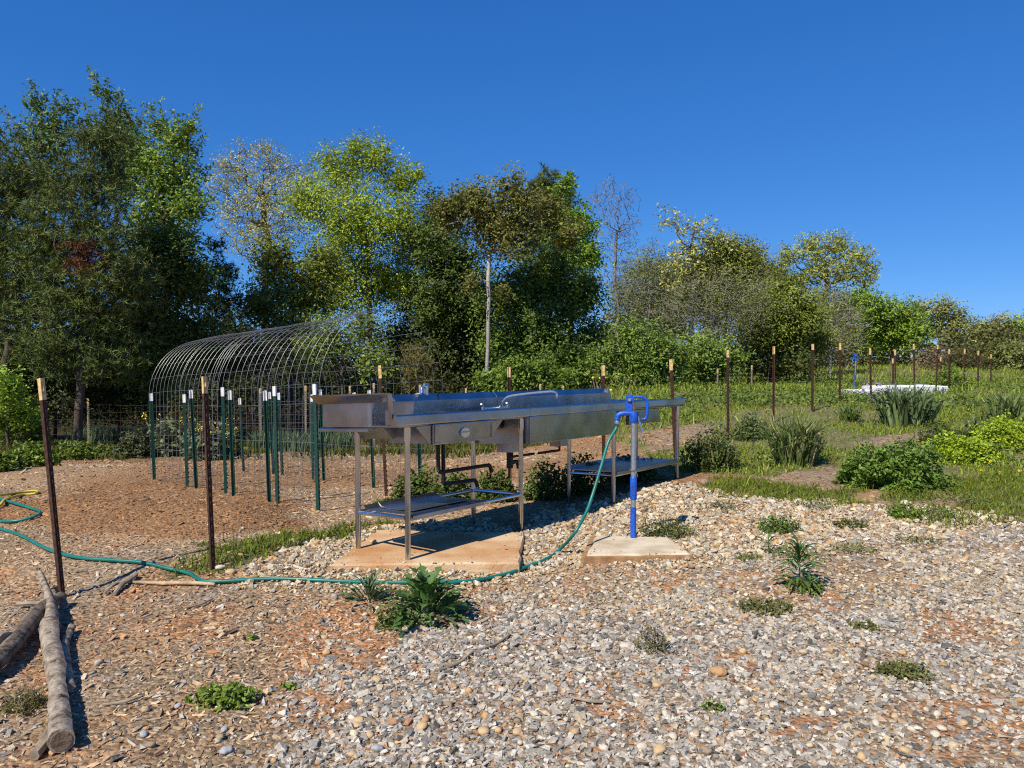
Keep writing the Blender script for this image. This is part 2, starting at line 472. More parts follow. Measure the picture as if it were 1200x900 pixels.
mr2 = t.nodes.new('ShaderNodeMapRange'); mr2.inputs[3].default_value = .65; mr2.inputs[4].default_value = 1.3; t.links.new(hs.outputs[0], mr2.inputs[0])
mm = t.nodes.new('ShaderNodeMath'); mm.operation = 'MULTIPLY'; t.links.new(mr.outputs[0], mm.inputs[0]); t.links.new(mr2.outputs[0], mm.inputs[1])
vm = t.nodes.new('ShaderNodeVectorMath'); vm.operation = 'SCALE'; t.links.new(a.outputs['Color'], vm.inputs[0]); t.links.new(mm.outputs[0], vm.inputs['Scale'])
t.links.new(vm.outputs[0], p.inputs['Base Color']); p.inputs['Roughness'].default_value = .95; p.inputs['Specular IOR Level'].default_value = .1
b = t.nodes.new('ShaderNodeBump'); b.inputs['Strength'].default_value = .8; b.inputs['Distance'].default_value = .02
ad = t.nodes.new('ShaderNodeMath'); ad.operation = 'SUBTRACT'; t.links.new(n.outputs['Fac'], ad.inputs[0]); t.links.new(v1.outputs['Distance'], ad.inputs[1])
t.links.new(ad.outputs[0], b.inputs['Height']); t.links.new(b.outputs[0], p.inputs['Normal'])
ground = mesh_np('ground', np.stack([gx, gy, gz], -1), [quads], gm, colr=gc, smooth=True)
tag(ground, 'bare earth, mulch and gravel ground of the garden plot', kind='structure')

# ------------------------------------------------------------------ loose ground cover: chips and stones
CUBE_V = np.array([(x, y, z) for z in (-1, 1) for y in (-1, 1) for x in (-1, 1)], float) * .5
CUBE_F = np.array([(0, 2, 3, 1), (4, 5, 7, 6), (0, 1, 5, 4), (1, 3, 7, 5), (3, 2, 6, 7), (2, 0, 4, 6)])
def ico(sub=0):
    f = (1 + 5 ** .5) / 2
    v = [(-1, f, 0), (1, f, 0), (-1, -f, 0), (1, -f, 0), (0, -1, f), (0, 1, f), (0, -1, -f), (0, 1, -f), (f, 0, -1), (f, 0, 1), (-f, 0, -1), (-f, 0, 1)]
    F_ = [(0, 11, 5), (0, 5, 1), (0, 1, 7), (0, 7, 10), (0, 10, 11), (1, 5, 9), (5, 11, 4), (11, 10, 2), (10, 7, 6), (7, 1, 8), (3, 9, 4), (3, 4, 2), (3, 2, 6), (3, 6, 8), (3, 8, 9), (4, 9, 5), (2, 4, 11), (6, 2, 10), (8, 6, 7), (9, 8, 1)]
    v = [np.array(q) / np.linalg.norm(q) for q in v]
    for _ in range(sub):
        mid = {}; G_ = []
        def md(i, j):
            k = (min(i, j), max(i, j))
            if k not in mid:
                q = v[i] + v[j]; v.append(q / np.linalg.norm(q)); mid[k] = len(v) - 1
            return mid[k]
        for (i, j, k) in F_:
            a_, b_, c_ = md(i, j), md(j, k), md(k, i)
            G_ += [(i, a_, c_), (j, b_, a_), (k, c_, b_), (a_, b_, c_)]
        F_ = G_
    return np.array(v) * .5, np.array(F_)

def rotz(a):
    c, s = np.cos(a), np.sin(a); z = np.zeros_like(a); o = np.ones_like(a)
    return np.stack([np.stack([c, -s, z], -1), np.stack([s, c, z], -1), np.stack([z, z, o], -1)], -2)
def rotx(a):
    c, s = np.cos(a), np.sin(a); z = np.zeros_like(a); o = np.ones_like(a)
    return np.stack([np.stack([o, z, z], -1), np.stack([z, c, -s], -1), np.stack([z, s, c], -1)], -2)

def scatter(x, y, size, tint, pv, pf, jitter=.22, tilt=.35, sink=.25, taper=None):
    """one mesh of many pieces: proto vertices pv, faces pf; size (n,3)"""
    n = len(x); m = len(pv)
    v = np.repeat(pv[None], n, 0) + rng.normal(0, jitter, (n, m, 3)) * .5 * (1 if m < 13 else .5)
    if taper is not None: v[:, :, 1] *= (1 + taper * v[:, :, 0])
    v = v * size[:, None, :]
    rot = rotz(rng.uniform(0, 6.283, n)) @ rotx(rng.normal(0, tilt, n)) @ rotz(rng.uniform(0, 6.283, n) if taper is None else rng.normal(0, .2, n)) if taper is None else rotz(rng.uniform(0, 6.283, n)) @ rotx(rng.normal(0, tilt, n))
    if taper is not None:                     # long pieces: also pitch about their short axis
        pz = rng.normal(0, tilt * .7, n); c, s = np.cos(pz), np.sin(pz); z = np.zeros(n); o = np.ones(n)
        rot = rotz(rng.uniform(0, 6.283, n)) @ np.stack([np.stack([c, z, s], -1), np.stack([z, o, z], -1), np.stack([-s, z, c], -1)], -2) @ rotx(rng.normal(0, tilt, n))
    v = np.einsum('nij,nmj->nmi', rot, v)
    v[:, :, 0] += x[:, None]; v[:, :, 1] += y[:, None]; v[:, :, 2] += (tz(x, y) + size[:, 2] * (.5 - sink))[:, None]
    f = pf[None] + (np.arange(n) * m)[:, None, None]
    return v.reshape(-1, 3), f.reshape(-1, pf.shape[1]), np.repeat(tint, m, 0)

PADS = [[(-1.24, 5.21), (.05, 5.27), (.10, 6.18), (-1.12, 6.28)], [(.53, 5.42), (1.27, 5.46), (1.22, 5.95), (.66, 6.02)]]
def sample(n, x0, x1, y0, y1, dens=None):
    """points thinned with distance (the far ones are larger)"""
    x = rng.uniform(x0, x1, n); y = rng.uniform(y0, y1, n)
    k = (np.abs(x) < y * .72 + .5)
    for pd in PADS: k &= ~inside(x, y, pd)
    if dens is not None: k &= rng.random(n) < dens(x, y)
    return x[k], y[k]

def pick(n, cols, wts):
    c = np.array(cols)[rng.choice(len(cols), n, p=np.array(wts) / sum(wts))]
    return c * np.clip(rng.normal(1, .16, (n, 1)), .5, 1.6)

SLATE = [(.335, .30, .25), (.43, .39, .325), (.225, .205, .175), (.53, .48, .405), (.42, .335, .235), (.40, .21, .11), (.12, .11, .095)]
TAN = [(.45, .355, .225), (.50, .415, .285), (.55, .485, .375), (.43, .265, .13), (.33, .305, .265), (.43, .28, .14), (.24, .19, .135)]
OCT_V = np.array([(1, 0, 0), (-1, 0, 0), (0, 1, 0), (0, -1, 0), (0, 0, 1), (0, 0, -1)], float) * .62
OCT_F = np.array([(0, 2, 4), (2, 1, 4), (1, 3, 4), (3, 0, 4), (2, 0, 5), (1, 2, 5), (3, 1, 5), (0, 3, 5)])
# grey crushed stone
x, y = sample(235000, -2.6, 6.6, 2.2, 7.4, lambda x, y: np.clip(1.25 - (y - 2.3) * .15, .3, 1))
zz = zone_weights(x, y)
edge = fbm(x * 1.7, y * 1.7, 61)
u = rng.random(len(x))
fringe = np.exp(-np.clip(np.hypot(x + .3, y - 3.6) - .6, 0, 3) * .9)
keep = (zz['grey'] & (u < np.where(zz['clay'], .30, .88 - .68 * S(edge, .48, .70)))) | (zz['tan'] & (u < .10)) | (~zz['grey'] & ~zz['tan'] & (y < 5.6) & (x > -2.4) & (u < .13 * S(x, -2.0, .2) + .02))
x, y = x[keep], y[keep]; n = len(x)
s = rng.lognormal(math.log(.0140), .34, n).clip(.006, .032) * (1 + np.clip(y - 4, 0, 4) * .12)
sz = np.stack([s * rng.uniform(.9, 1.6, n), s * rng.uniform(.65, 1.1, n), s * rng.uniform(.3, .7, n)], -1)
tint = pick(n, SLATE, [6, 5, 4, 2.2, 1.6, .7, 1.6])
mixw = np.clip(.65 * S(y, 4.0, 5.0) * (1 - S(x, 1.5, 4.0)) + .5 * S(fbm(x * .8 + 4, y * .8, 63), .5, .7), 0, .7)
m_ = rng.random(n) < mixw; tint[m_] = pick(m_.sum(), TAN, [4, 3.5, 2.5, .8, 3, .9, 2]) * .9
cub = rng.random(n) < .55; vv, ff, cc, off = [], [], [], 0
V, F_, C = scatter(x[cub], y[cub], sz[cub], tint[cub], CUBE_V, CUBE_F, .30, .42, .2)
V2, F2, C2 = scatter(x[~cub], y[~cub], sz[~cub] * 1.1, tint[~cub], OCT_V, OCT_F, .28, .42, .2)
o = mesh_np('crushed_stone_gravel', np.concatenate([V, V2]), [F_, F2 + len(V)], M['stone'], colr=np.concatenate([C, C2]))
tag(o, 'grey crushed stone gravel spread over the foreground', 'gravel', kind='stuff')
# tan river gravel
x, y = sample(105000, -3.2, 6.8, 4.2, 9.6, lambda x, y: np.clip(1.2 - (y - 4) * .1, .4, 1))
zz = zone_weights(x, y)
keep = (zz['tan'] & (rng.random(len(x)) < np.where(zz['clay'], .6, .95))) | (zz['grey'] & (rng.random(len(x)) < .03))
x, y = x[keep], y[keep]; n = len(x)
s = rng.lognormal(math.log(.0185), .4, n).clip(.008, .05) * (1 + np.clip(y - 5, 0, 4) * .08)
sz = np.stack([s * rng.uniform(1, 1.5, n), s * rng.uniform(.7, 1.1, n), s * rng.uniform(.45, .9, n)], -1)
tint = pick(n, TAN, [5, 5, 3, 2, 1.8, 1.8, 1.2])
iv, if_ = ico(0)
big = s > .021
V, F_, C = scatter(x[big], y[big], sz[big], tint[big], iv, if_, .3, .45, .15)
V2, F2, C2 = scatter(x[~big], y[~big], sz[~big], tint[~big], OCT_V, OCT_F, .3, .5, .1)
o = mesh_np('river_gravel', np.concatenate([V, V2]), [np.concatenate([F_, F2 + len(V)])], M['stone'], colr=np.concatenate([C, C2]))
tag(o, 'tan and cream river gravel round the wash table and hydrant', 'gravel', kind='stuff')
# small tan pebbles mixed into the grey stone
x, y = sample(7000, -2.6, 6.0, 2.2, 6.6); zz = zone_weights(x, y)
k = zz['grey'] | (rng.random(len(x)) < .25); k &= y < 6.6; x, y = x[k], y[k]; n = len(x)
s = rng.lognormal(math.log(.018), .45, n).clip(.008, .042)
sz = np.stack([s * rng.uniform(1, 1.5, n), s * rng.uniform(.75, 1.1, n), s * rng.uniform(.5, .8, n)], -1)
V, F_, C = scatter(x, y, sz, pick(n, TAN, [4, 3, 2.5, 2, 2, 1.8, .8]), iv, if_, .16, .3, .2)
o = mesh_np('mixed_pebbles', V, [F_], M['stone'], colr=C, smooth=True)
tag(o, 'small tan pebbles mixed through the grey gravel', 'gravel', kind='stuff')
# wood chips
CHIP = [(.50, .35, .205), (.42, .275, .15), (.60, .46, .30), (.30, .19, .105), (.42, .205, .09), (.44, .375, .30), (.15, .10, .065)]
x, y = sample(112000, -5.6, 3.2, 2.2, 9.5, lambda x, y: np.clip(1.2 - (y - 2.4) * .17, .2, 1))
x2, y2 = sample(22000, -11, 3, 9.2, 17); x3, y3 = sample(9000, 2, 10, 7.4, 15)
x = np.concatenate([x, x2, x3]); y = np.concatenate([y, y2, y3]); zz = zone_weights(x, y)
u = rng.random(len(x))
keep = ~zz['grey'] & ~zz['tan'] & ~zz['wood'] & (~zz['field'] | (u < .12)) & (~zz['strip'] | (u < .25)) & (~zz['back'] | (u < .5))
keep |= (zz['grey'] & (u < .10 * S(-x, -1.6, .6))) | (zz['tan'] & (u < .04))
x, y = x[keep], y[keep]; n = len(x)
L = rng.lognormal(math.log(.0185), .45, n).clip(.007, .065) * (1 + np.clip(y - 6, 0, 8) * .09)
sz = np.stack([L, L * rng.uniform(.16, .42, n), L * rng.uniform(.09, .2, n)], -1)
tint = pick(n, CHIP, [5, 5, 3, 3, 2, 2.5, 1.5])
g1 = S(fbm(x * .8, y * .8, 71), .42, .62)[:, None]      # greyer, older patches
grey = (y < 5.6)[:, None] * (x < -1.6)[:, None] * g1
tint = tint * (1 - .55 * grey) + np.array([.36, .325, .28]) * .55 * grey * rng.uniform(.6, 1.35, (n, 1))
rd = (S(fbm(x * 1.3 + 9, y * 1.3, 77), .45, .66) * (y < 5.5) * (x > -2.6))[:, None] * .8
tint = tint * (1 - rd) + np.array([.42, .215, .10]) * rd * rng.uniform(.55, 1.35, (n, 1))
soil = S(fbm(x * .55 + 11, y * .55, 83), .36, .56) * (y > 6.6)      # tilled rows further back
bd = np.maximum(zone_weights(x, y)['bed'] * .75, soil * .6)[:, None]
tint = tint * (1 - bd) + np.array([.31, .165, .075]) * bd * rng.uniform(.6, 1.3, (n, 1))
V, F_, C = scatter(x, y, sz, tint, CUBE_V, CUBE_F, .3, .35, .0, taper=.3)
o = mesh_np('wood_chip_mulch', V, [F_], M['chip'], colr=C)
tag(o, 'brown wood chip mulch covering the left foreground and garden beds', 'mulch', kind='stuff')
# ------------------------------------------------------------------ concrete slabs
def slab(name, poly, top, thick, mat, label, parent=None):
    mb = MB(); n = len(poly)
    # subdivide the outline a little so that the worn edges are not dead straight
    pts = []
    for i in range(n):
        a_, b_ = np.array(poly[i]), np.array(poly[(i + 1) % n])
        for k in range(6): pts.append(a_ + (b_ - a_) * k / 6 + (rng.normal(0, .006, 2) if k else 0))
    m = len(pts)
    ch = .012; cen = np.mean(pts, axis=0)
    inn = [p_ + (cen - p_) / np.linalg.norm(cen - p_) * ch for p_ in pts]
    vs_ = [(*p_, top - thick) for p_ in pts] + [(*p_, top - ch + random.uniform(-.004, .002)) for p_ in pts] + [(*p_, top) for p_ in inn]
    fs_ = [(i, (i + 1) % m, m + (i + 1) % m, m + i) for i in range(m)] + [(m + i, m + (i + 1) % m, 2 * m + (i + 1) % m, 2 * m + i) for i in range(m)] + [tuple(range(2 * m, 3 * m))]
    mb.add(vs_, fs_)
    return tag(mb.build(name, mat, parent), label, 'slab')

PAD_Z = .025
slab('concrete_slab', PADS[0], PAD_Z, .16, M['concrete'], 'large clay-stained concrete slab under the steel wash table')
hp_root = thing('hydrant_slab', 'small pale concrete slab in a wooden form round the hydrant', 'slab', (0, 0, 0))
slab('concrete', PADS[1], .04, .1, M['concrete2'], None, hp_root)
hp_root.children[0].pop('category', None)
q = PADS[1]
for (a_, b_, ext, h) in ((q[0], q[1], .02, .028), (q[3], q[0], .02, .03)):
    a_, b_ = np.array(a_), np.array(b_); d_ = (b_ - a_) / np.linalg.norm(b_ - a_); nn = np.array([d_[1], -d_[0]])
    MB().add([(*(a_ - d_ * ext), -.08), (*(b_ + d_ * ext), -.08), (*(b_ + d_ * ext + nn * .035), -.08), (*(a_ - d_ * ext + nn * .035), -.08),
              (*(a_ - d_ * ext), h), (*(b_ + d_ * ext), h), (*(b_ + d_ * ext + nn * .035), h), (*(a_ - d_ * ext + nn * .035), h)],
             [(0, 3, 2, 1), (4, 5, 6, 7), (0, 1, 5, 4), (1, 2, 6, 5), (2, 3, 7, 6), (3, 0, 4, 7)]).build('form_board', M['lumber'], hp_root, bevel=.003)

# soil, grit and small stones strewn over the slabs
x = rng.uniform(-1.3, 1.3, 2600); y = rng.uniform(5.1, 6.4, 2600)
k0_, k1_ = inside(x, y, PADS[0]), inside(x, y, PADS[1])
cx0, cx1 = np.array(PADS[0]).mean(0), np.array(PADS[1]).mean(0)
def edge_near(pd):
    d_ = np.full(len(x), 9.)
    for i in range(4):
        a_, b_ = np.array(pd[i]), np.array(pd[(i + 1) % 4]); e_ = b_ - a_; q_ = np.stack([x, y], -1) - a_
        t_ = np.clip((q_ @ e_) / (e_ @ e_), 0, 1); d_ = np.minimum(d_, np.linalg.norm(q_ - t_[:, None] * e_, axis=1))
    return d_
pr = np.where(k0_, np.exp(-edge_near(PADS[0]) / .06) + .05, np.where(k1_, np.exp(-edge_near(PADS[1]) / .04) + .04, 0))
kk_ = rng.random(len(x)) < pr; zt_ = np.where(k0_, PAD_Z, .04)[kk_]; x, y = x[kk_], y[kk_]; n = len(x)
s = rng.lognormal(math.log(.009), .45, n).clip(.004, .03); sz = np.stack([s * 1.3, s, s * .6], -1)
V, F_, C = scatter(x, y, sz, pick(n, TAN, [4, 3, 2, 4, 2, 4, 2]), OCT_V, OCT_F, .25, .3, .0)
V[:, 2] += np.repeat(zt_ - tz(x, y) - .002, 6)
tag(mesh_np('slab_grit', V, [F_], M['stone'], colr=C), 'soil crumbs and small stones strewn along the slab edges', 'grit', kind='stuff')

# ------------------------------------------------------------------ stainless wash table
TF = np.array([-.728, 5.331]); TU = np.array([.6169, .7870]); TB = np.array([-.7870, .6169])
table = thing('wash_table', 'long stainless steel wash table with sink basin, drawer and lower shelves', 'wash table', (*TF, 0), math.atan2(TU[1], TU[0]))
tilt = lambda p_: (p_[0], p_[1], p_[2] - .0125 * p_[0] - .05 * p_[1])
TM = lambda: MB(tilt)
def tground(x_, y_):
    w_ = TF + TU * x_ + TB * y_
    return max(tz1(*w_), PAD_Z if inside(np.array([w_[0]]), np.array([w_[1]]), PADS[0])[0] else -9)
BACK = .74
# deck: two flat pans either side of the basin
TM().box(-.095, 1.335, -.02, BACK, .955, .968).build('deck', M['steel'], table, bevel=.002)
TM().box(2.755, 4.25, -.02, BACK, .955, .968).build('deck', M['steel'], table, bevel=.002)
# rolled front rim
def rim_profile():
    o_ = [(-.018, .962)]
    o_ += [(-.034 - .026 * math.cos(a_), 1.017 + .026 * math.sin(a_)) for a_ in np.linspace(math.pi, math.pi * 2, 1)]
    arc = [(-.036 + .026 * math.cos(a_), 1.016 + .026 * math.sin(a_)) for a_ in np.linspace(R(20), R(185), 9)]
    arc = [(-.050 + .013 * math.cos(a_), 1.031 + .013 * math.sin(a_)) for a_ in np.linspace(R(0), R(175), 7)]
    return [(-.018, .962), (-.020, 1.0), (-.034, 1.026)] + arc + [(-.065, .976), (-.058, .968), (-.04, .966)]
TM().prof(rim_profile(), -.165, 1.34).build('front_rim', M['steel'], table)
TM().prof(rim_profile(), 1.343, 2.752).build('front_rim', M['steel'], table)
TM().prof(rim_profile(), 2.755, 4.262).build('front_rim', M['steel'], table)
TM().prof([(BACK, .962), (BACK, 1.03), (BACK + .02, 1.045), (BACK + .045, 1.03), (BACK + .045, .97)], 3.96, 4.262).build('back_rim', M['steel'], table, smooth=True)
TM().profy([(4.252, .955), (4.252, 1.02), (4.275, 1.036), (4.30, 1.02), (4.30, .965)], -.04, BACK + .03).build('end_rim', M['steel'], table, smooth=True)
# backsplash with sloped top
TM().prof([(BACK, .97), (BACK, 1.125), (BACK + .05, 1.182), (BACK + .085, 1.182), (BACK + .085, 1.165), (BACK + .055, 1.165), (BACK + .012, 1.115), (BACK + .012, .97)], -.09, 1.9).build('backsplash', M['steel'], table, bevel=.003)
TM().prof([(BACK, .97), (BACK, 1.125), (BACK + .05, 1.182), (BACK + .085, 1.182), (BACK + .085, 1.165), (BACK + .055, 1.165), (BACK + .012, 1.115), (BACK + .012, .97)], 1.904, 3.93).build('backsplash', M['steel'], table, bevel=.003)
TM().profy([(3.932, .97), (3.932, 1.18), (3.95, 1.18), (4.02, 1.04), (4.02, .97)], BACK + .002, BACK + .075).build('backsplash_end', M['steel'], table, bevel=.003)
# left end: flared splash, panel with rounded corner, flange, recess and cap
TM().profy([(-.098, 1.128), (-.168, 1.186), (-.172, 1.196), (-.150, 1.196), (-.090, 1.14)], .02, .86).build('flared_end_rim', M['steel'], table, bevel=.002)
pn = [(.30 + .03 * math.cos(a_) - .03 + 0, 0) for a_ in (0,)]
c_ = [(-.098 + .035 - .035 * math.cos(a_), .27 + .035 - .035 * math.sin(a_)) for a_ in np.linspace(0, R(90), 6)]
outl = [(-.098, .80)] + c_ + [(.05, .27), (.05, .285), (-.05, .30), (-.083, .33), (-.083, .80)]
m_ = len(outl)
TM().add([(x_, y_, .958) for x_, y_ in outl] + [(x_, y_, 1.128) for x_, y_ in outl],
         [(i, (i + 1) % m_, m_ + (i + 1) % m_, m_ + i) for i in range(m_)] + [tuple(range(m_)), tuple(range(m_, 2 * m_))]).build('end_panel', M['steel'], table, smooth=True)
TM().profy([(-.135, .925), (-.135, .945), (-.125, .952), (.0, .952), (.0, .938), (-.12, .938), (-.122, .925)], .26, .81).build('end_flange', M['steel'], table, bevel=.002)
TM().box(.052, .064, .0, .27, .97, 1.13).build('end_recess_plate', M['steel_dull'], table)
TM().box(-.10, -.088, .045, .115, .97, 1.075).build('end_bracket', M['steel'], table, bevel=.002)
TM().profy([(-.15, .97), (-.17, 1.192), (-.155, 1.192), (-.12, .97)], -.012, .018).build('end_cap', M['steel'], table, bevel=.003)
# underside bracing channels
TM().profy([(-.06, .95), (.06, .95), (.06, .865), (.03, .865)], .18, .5).build('brace', M['steel_dull'], table)
TM().prof([(.22, .953), (.22, .87), (.25, .862), (.47, .862), (.5, .87), (.5, .953)], .062, 1.3).build('brace', M['steel_dull'], table)
TM().prof([(.22, .953), (.22, .89), (.25, .882), (.47, .882), (.5, .89), (.5, .953)], 2.78, 4.1).build('brace', M['steel_dull'], table)
# drawer with its hangers
dr = TM().box(.21, .88, -.045, .0, .812, .962).build('drawer', M['steel'], table, bevel=.006)
TM().box(.225, .865, .002, .42, .82, .95).build('drawer_box', M['steel_dull'], table)
for (x0, x1, y0, y1) in ((.225, .865, .944, .953), (.225, .865, .819, .827), (.222, .232, .828, .943), (.858, .868, .828, .943)):
    TM().box(x0, x1, -.052, -.0455, y0, y1).build('drawer_lip', M['steel'], dr)
hb = TM()
hv = []; k_ = 14
for i in range(k_):
    a_ = 2 * math.pi * i / k_; hv.append((.545 + .052 * math.cos(a_), .884 + .038 * math.sin(a_)))
hb.profy(hv, -.056, -.0455)
hb.build('drawer_pull', M['chrome'], dr, bevel=.002)
TM().box(.492, .598, -.062, -.0565, .884, .892).build('pull_grip', M['steel'], dr)
TM().profy([(.06, .953), (.206, .953), (.206, .80)], -.03, -.018).build('drawer_hanger', M['steel'], table)
TM().profy([(.884, .953), (1.02, .953), (.884, .83)], -.03, -.018).build('drawer_hanger', M['steel'], table)
# sink basin
bs = TM().box(1.345, 2.75, -.062, -.05, .735, .966).build('basin_front', M['steel'], table, bevel=.004)
TM().box(1.33, 1.343, -.05, .62, .735, 1.0).build('basin_side', M['steel_dull'], table)
TM().box(2.752, 2.765, -.05, .62, .735, 1.0).build('basin_side', M['steel_dull'], table)
TM().box(1.343, 2.752, .608, .62, .735, 1.0).build('basin_back', M['steel_dull'], table)
TM().box(1.343, 2.752, -.05, .608, .735, .748).build('basin_floor', M['steel_dull'], table)
TM().box(1.335, 2.76, .62, BACK, .957, .968).build('basin_ledge', M['steel'], table)
# drain assembly under the basin
TM().box(1.50, 1.68, .26, .42, .645, .734).build('drain_box', M['steel_dull'], table, bevel=.004)
TM().tube([(1.57, .33, .65), (1.57, .33, .50)], .03, 12).tube([(1.57, .33, .55), (1.68, .33, .55), (1.70, .33, .49)], .02, 10).build('drain_trap', M['black'], table, smooth=True)
TM().tube([(1.44, .25, .61), (1.82, .25, .61)], .012, 8).build('drain_lever', M['rust'], table, smooth=True)
TM().box(2.05, 2.17, .12, .24, .66, .734).build('drain_box', M['steel_dull'], table)
TM().tube([(2.11, .17, .66), (2.11, .17, .62), (1.78, .17, .62)], .012, 8).build('drain_lever', M['rust'], table, smooth=True)
# black drain hoses hanging from the left deck
for (x_, zt, xr, ye) in ((.62, .56, 1.25, .3), (.68, .46, 1.02, .26)):
    TM().tube(spline([(x_, .3, .955), (x_ + .005, .3, zt + .05), (x_ + .03, .3, zt + .005), (x_ + .08, .3, zt), (xr - .06, ye, zt), (xr, ye, zt - .005), (xr + .03, ye, zt - .06)], 5), .016, 8).build('drain_pipe', M['black'], table, smooth=True)
# two faucets
fc = TM().tube([(.93, BACK + .06, 1.17), (.93, BACK + .06, 1.24)], .014, 10).tube([(1.0, BACK + .06, 1.17), (1.0, BACK + .06, 1.25)], .022, 10).tube(spline([(1.0, BACK + .06, 1.235), (.95, BACK + .05, 1.242), (.92, BACK + .03, 1.235), (.91, BACK + .02, 1.19)], 5), .011, 8).build('faucet', M['chrome'], table, smooth=True)
TM().tube([(.975, BACK + .06, 1.262), (1.03, BACK + .06, 1.262)], .012, 8).build('faucet_handle', M['chrome'], fc, smooth=True)
TM().tube(spline([(1.14, BACK + .06, 1.175), (1.15, BACK + .04, 1.20), (1.16, BACK - .02, 1.185)], 5), .009, 8).build('hose_hook', M['black'], table, smooth=True)
sp = TM().tube(spline([(1.72, .55, 1.04), (1.72, .52, 1.10), (1.76, .45, 1.14), (1.92, .2, 1.165), (1.97, .12, 1.16), (1.98, .11, 1.11)], 6), .011, 8).build('swing_spout', M['chrome'], table, smooth=True)
TM().tube([(1.5, .58, 1.03), (1.86, .58, 1.03)], .016, 10).tube([(1.5, .58, .965), (1.5, .58, 1.05)], .018, 10).tube([(1.86, .58, .965), (1.86, .58, 1.05)], .018, 10).tube([(1.72, .56, .98), (1.72, .56, 1.06)], .014, 10).build('mixer_bar', M['chrome'], sp, smooth=True)
for x_ in (1.5, 1.86): TM().tube([(x_, .58, 1.055), (x_ - .06, .55, 1.075)], .008, 8).build('tap_lever', M['chrome'], sp, smooth=True)
TM().box(3.12, 3.78, .005, .05, .80, .95).build('side_panel', M['steel'], table, bevel=.006)
TM().box(3.30, 3.62, -.004, .003, .83, .92).build('panel_plate', M['steel_dull'], table, bevel=.002)
# legs
for x_ in (0, 1.30, 2.80, 4.20):
    for y_ in (0, .523):
        zt = .956 - .0125 * x_ - .05 * y_
        zb = tground(x_, y_) - .01
        lg = MB().tube([(x_, y_, zb + .09), (x_, y_, zt)], .0205, 14).build('leg', M['tube'], table, smooth=True)
        MB().tube([(x_, y_, zb), (x_, y_, zb + .02), (x_, y_, zb + .091)], [.016, .019, .0195], 12).build('foot', M['tube'], lg, smooth=True)
        MB().tube([(x_, y_, zt - .10), (x_, y_, zt - .005)], .0265, 14).build('socket', M['tube'], lg, smooth=True)
# lower shelves
SZ = .315
MB().tube([(.02, 0, SZ), (1.28, 0, SZ - .012)], .0165, 10).build('shelf_rail', M['tube'], table, smooth=True)
MB().tube([(.02, .523, SZ - .02), (1.28, .523, SZ - .03)], .0165, 10).build('shelf_rail', M['tube'], table, smooth=True)
MB().tube([(0, .02, SZ), (0, .503, SZ - .02)], .0165, 10).build('shelf_rail', M['tube'], table, smooth=True)
MB().tube([(1.30, .02, SZ - .012), (1.30, .503, SZ - .03)], .0165, 10).build('shelf_rail', M['tube'], table, smooth=True)
MB(lambda p_: (p_[0], p_[1], p_[2] - .01 * p_[0] - .04 * p_[1])).prof([(-.024, SZ - .015), (-.022, SZ + .012), (-.01, SZ + .021), (.46, SZ + .021), (.50, SZ + .05), (.503, SZ + .05), (.463, SZ + .017), (-.008, SZ + .017), (-.018, SZ + .01), (-.02, SZ - .015)], .03, .80).build('lower_shelf', M['steel_dull'], table)
MB(lambda p_: (p_[0], p_[1], p_[2] - .012 * p_[0] - .04 * p_[1] - .0)).prof([(-.026, SZ + .0), (-.024, SZ + .034), (-.01, SZ + .04), (.56, SZ + .04), (.58, SZ + .07), (.585, SZ + .07), (.565, SZ + .03), (-.008, SZ + .03), (-.015, SZ + .0)], 2.83, 4.17).build('lower_shelf', M['steel_dull'], table)
MB().tube([(2.82, 0, SZ - .035), (4.18, 0, SZ - .045)], .0165, 10).build('shelf_rail', M['tube'], table, smooth=True)
MB().tube([(2.80, .02, SZ - .035), (2.80, .503, SZ - .05)], .0165, 10).build('shelf_rail', M['tube'], table, smooth=True)
MB().tube([(4.20, .02, SZ - .045), (4.20, .503, SZ - .06)], .0165, 10).build('shelf_rail', M['tube'], table, smooth=True)
# loose curled tray on the left shelf
tr = [(.10, .0)]; tray_pts = [(.06, SZ + .035), (.32, SZ + .024), (.40, SZ + .035), (.43, SZ + .06), (.44, SZ + .06), (.41, SZ + .03), (.33, SZ + .020), (.06, SZ + .030)]
o = MB(lambda p_: (p_[0], p_[1], p_[2] - .01 * p_[0] - .03 * p_[1])).prof(tray_pts, .12, .72).build('metal_tray', M['steel_dull'], None, smooth=True)
o.location = (*TF, 0); o.rotation_euler = (0, 0, math.atan2(TU[1], TU[0]))
tag(o, 'thin curled sheet metal tray lying on the left lower shelf', 'tray')

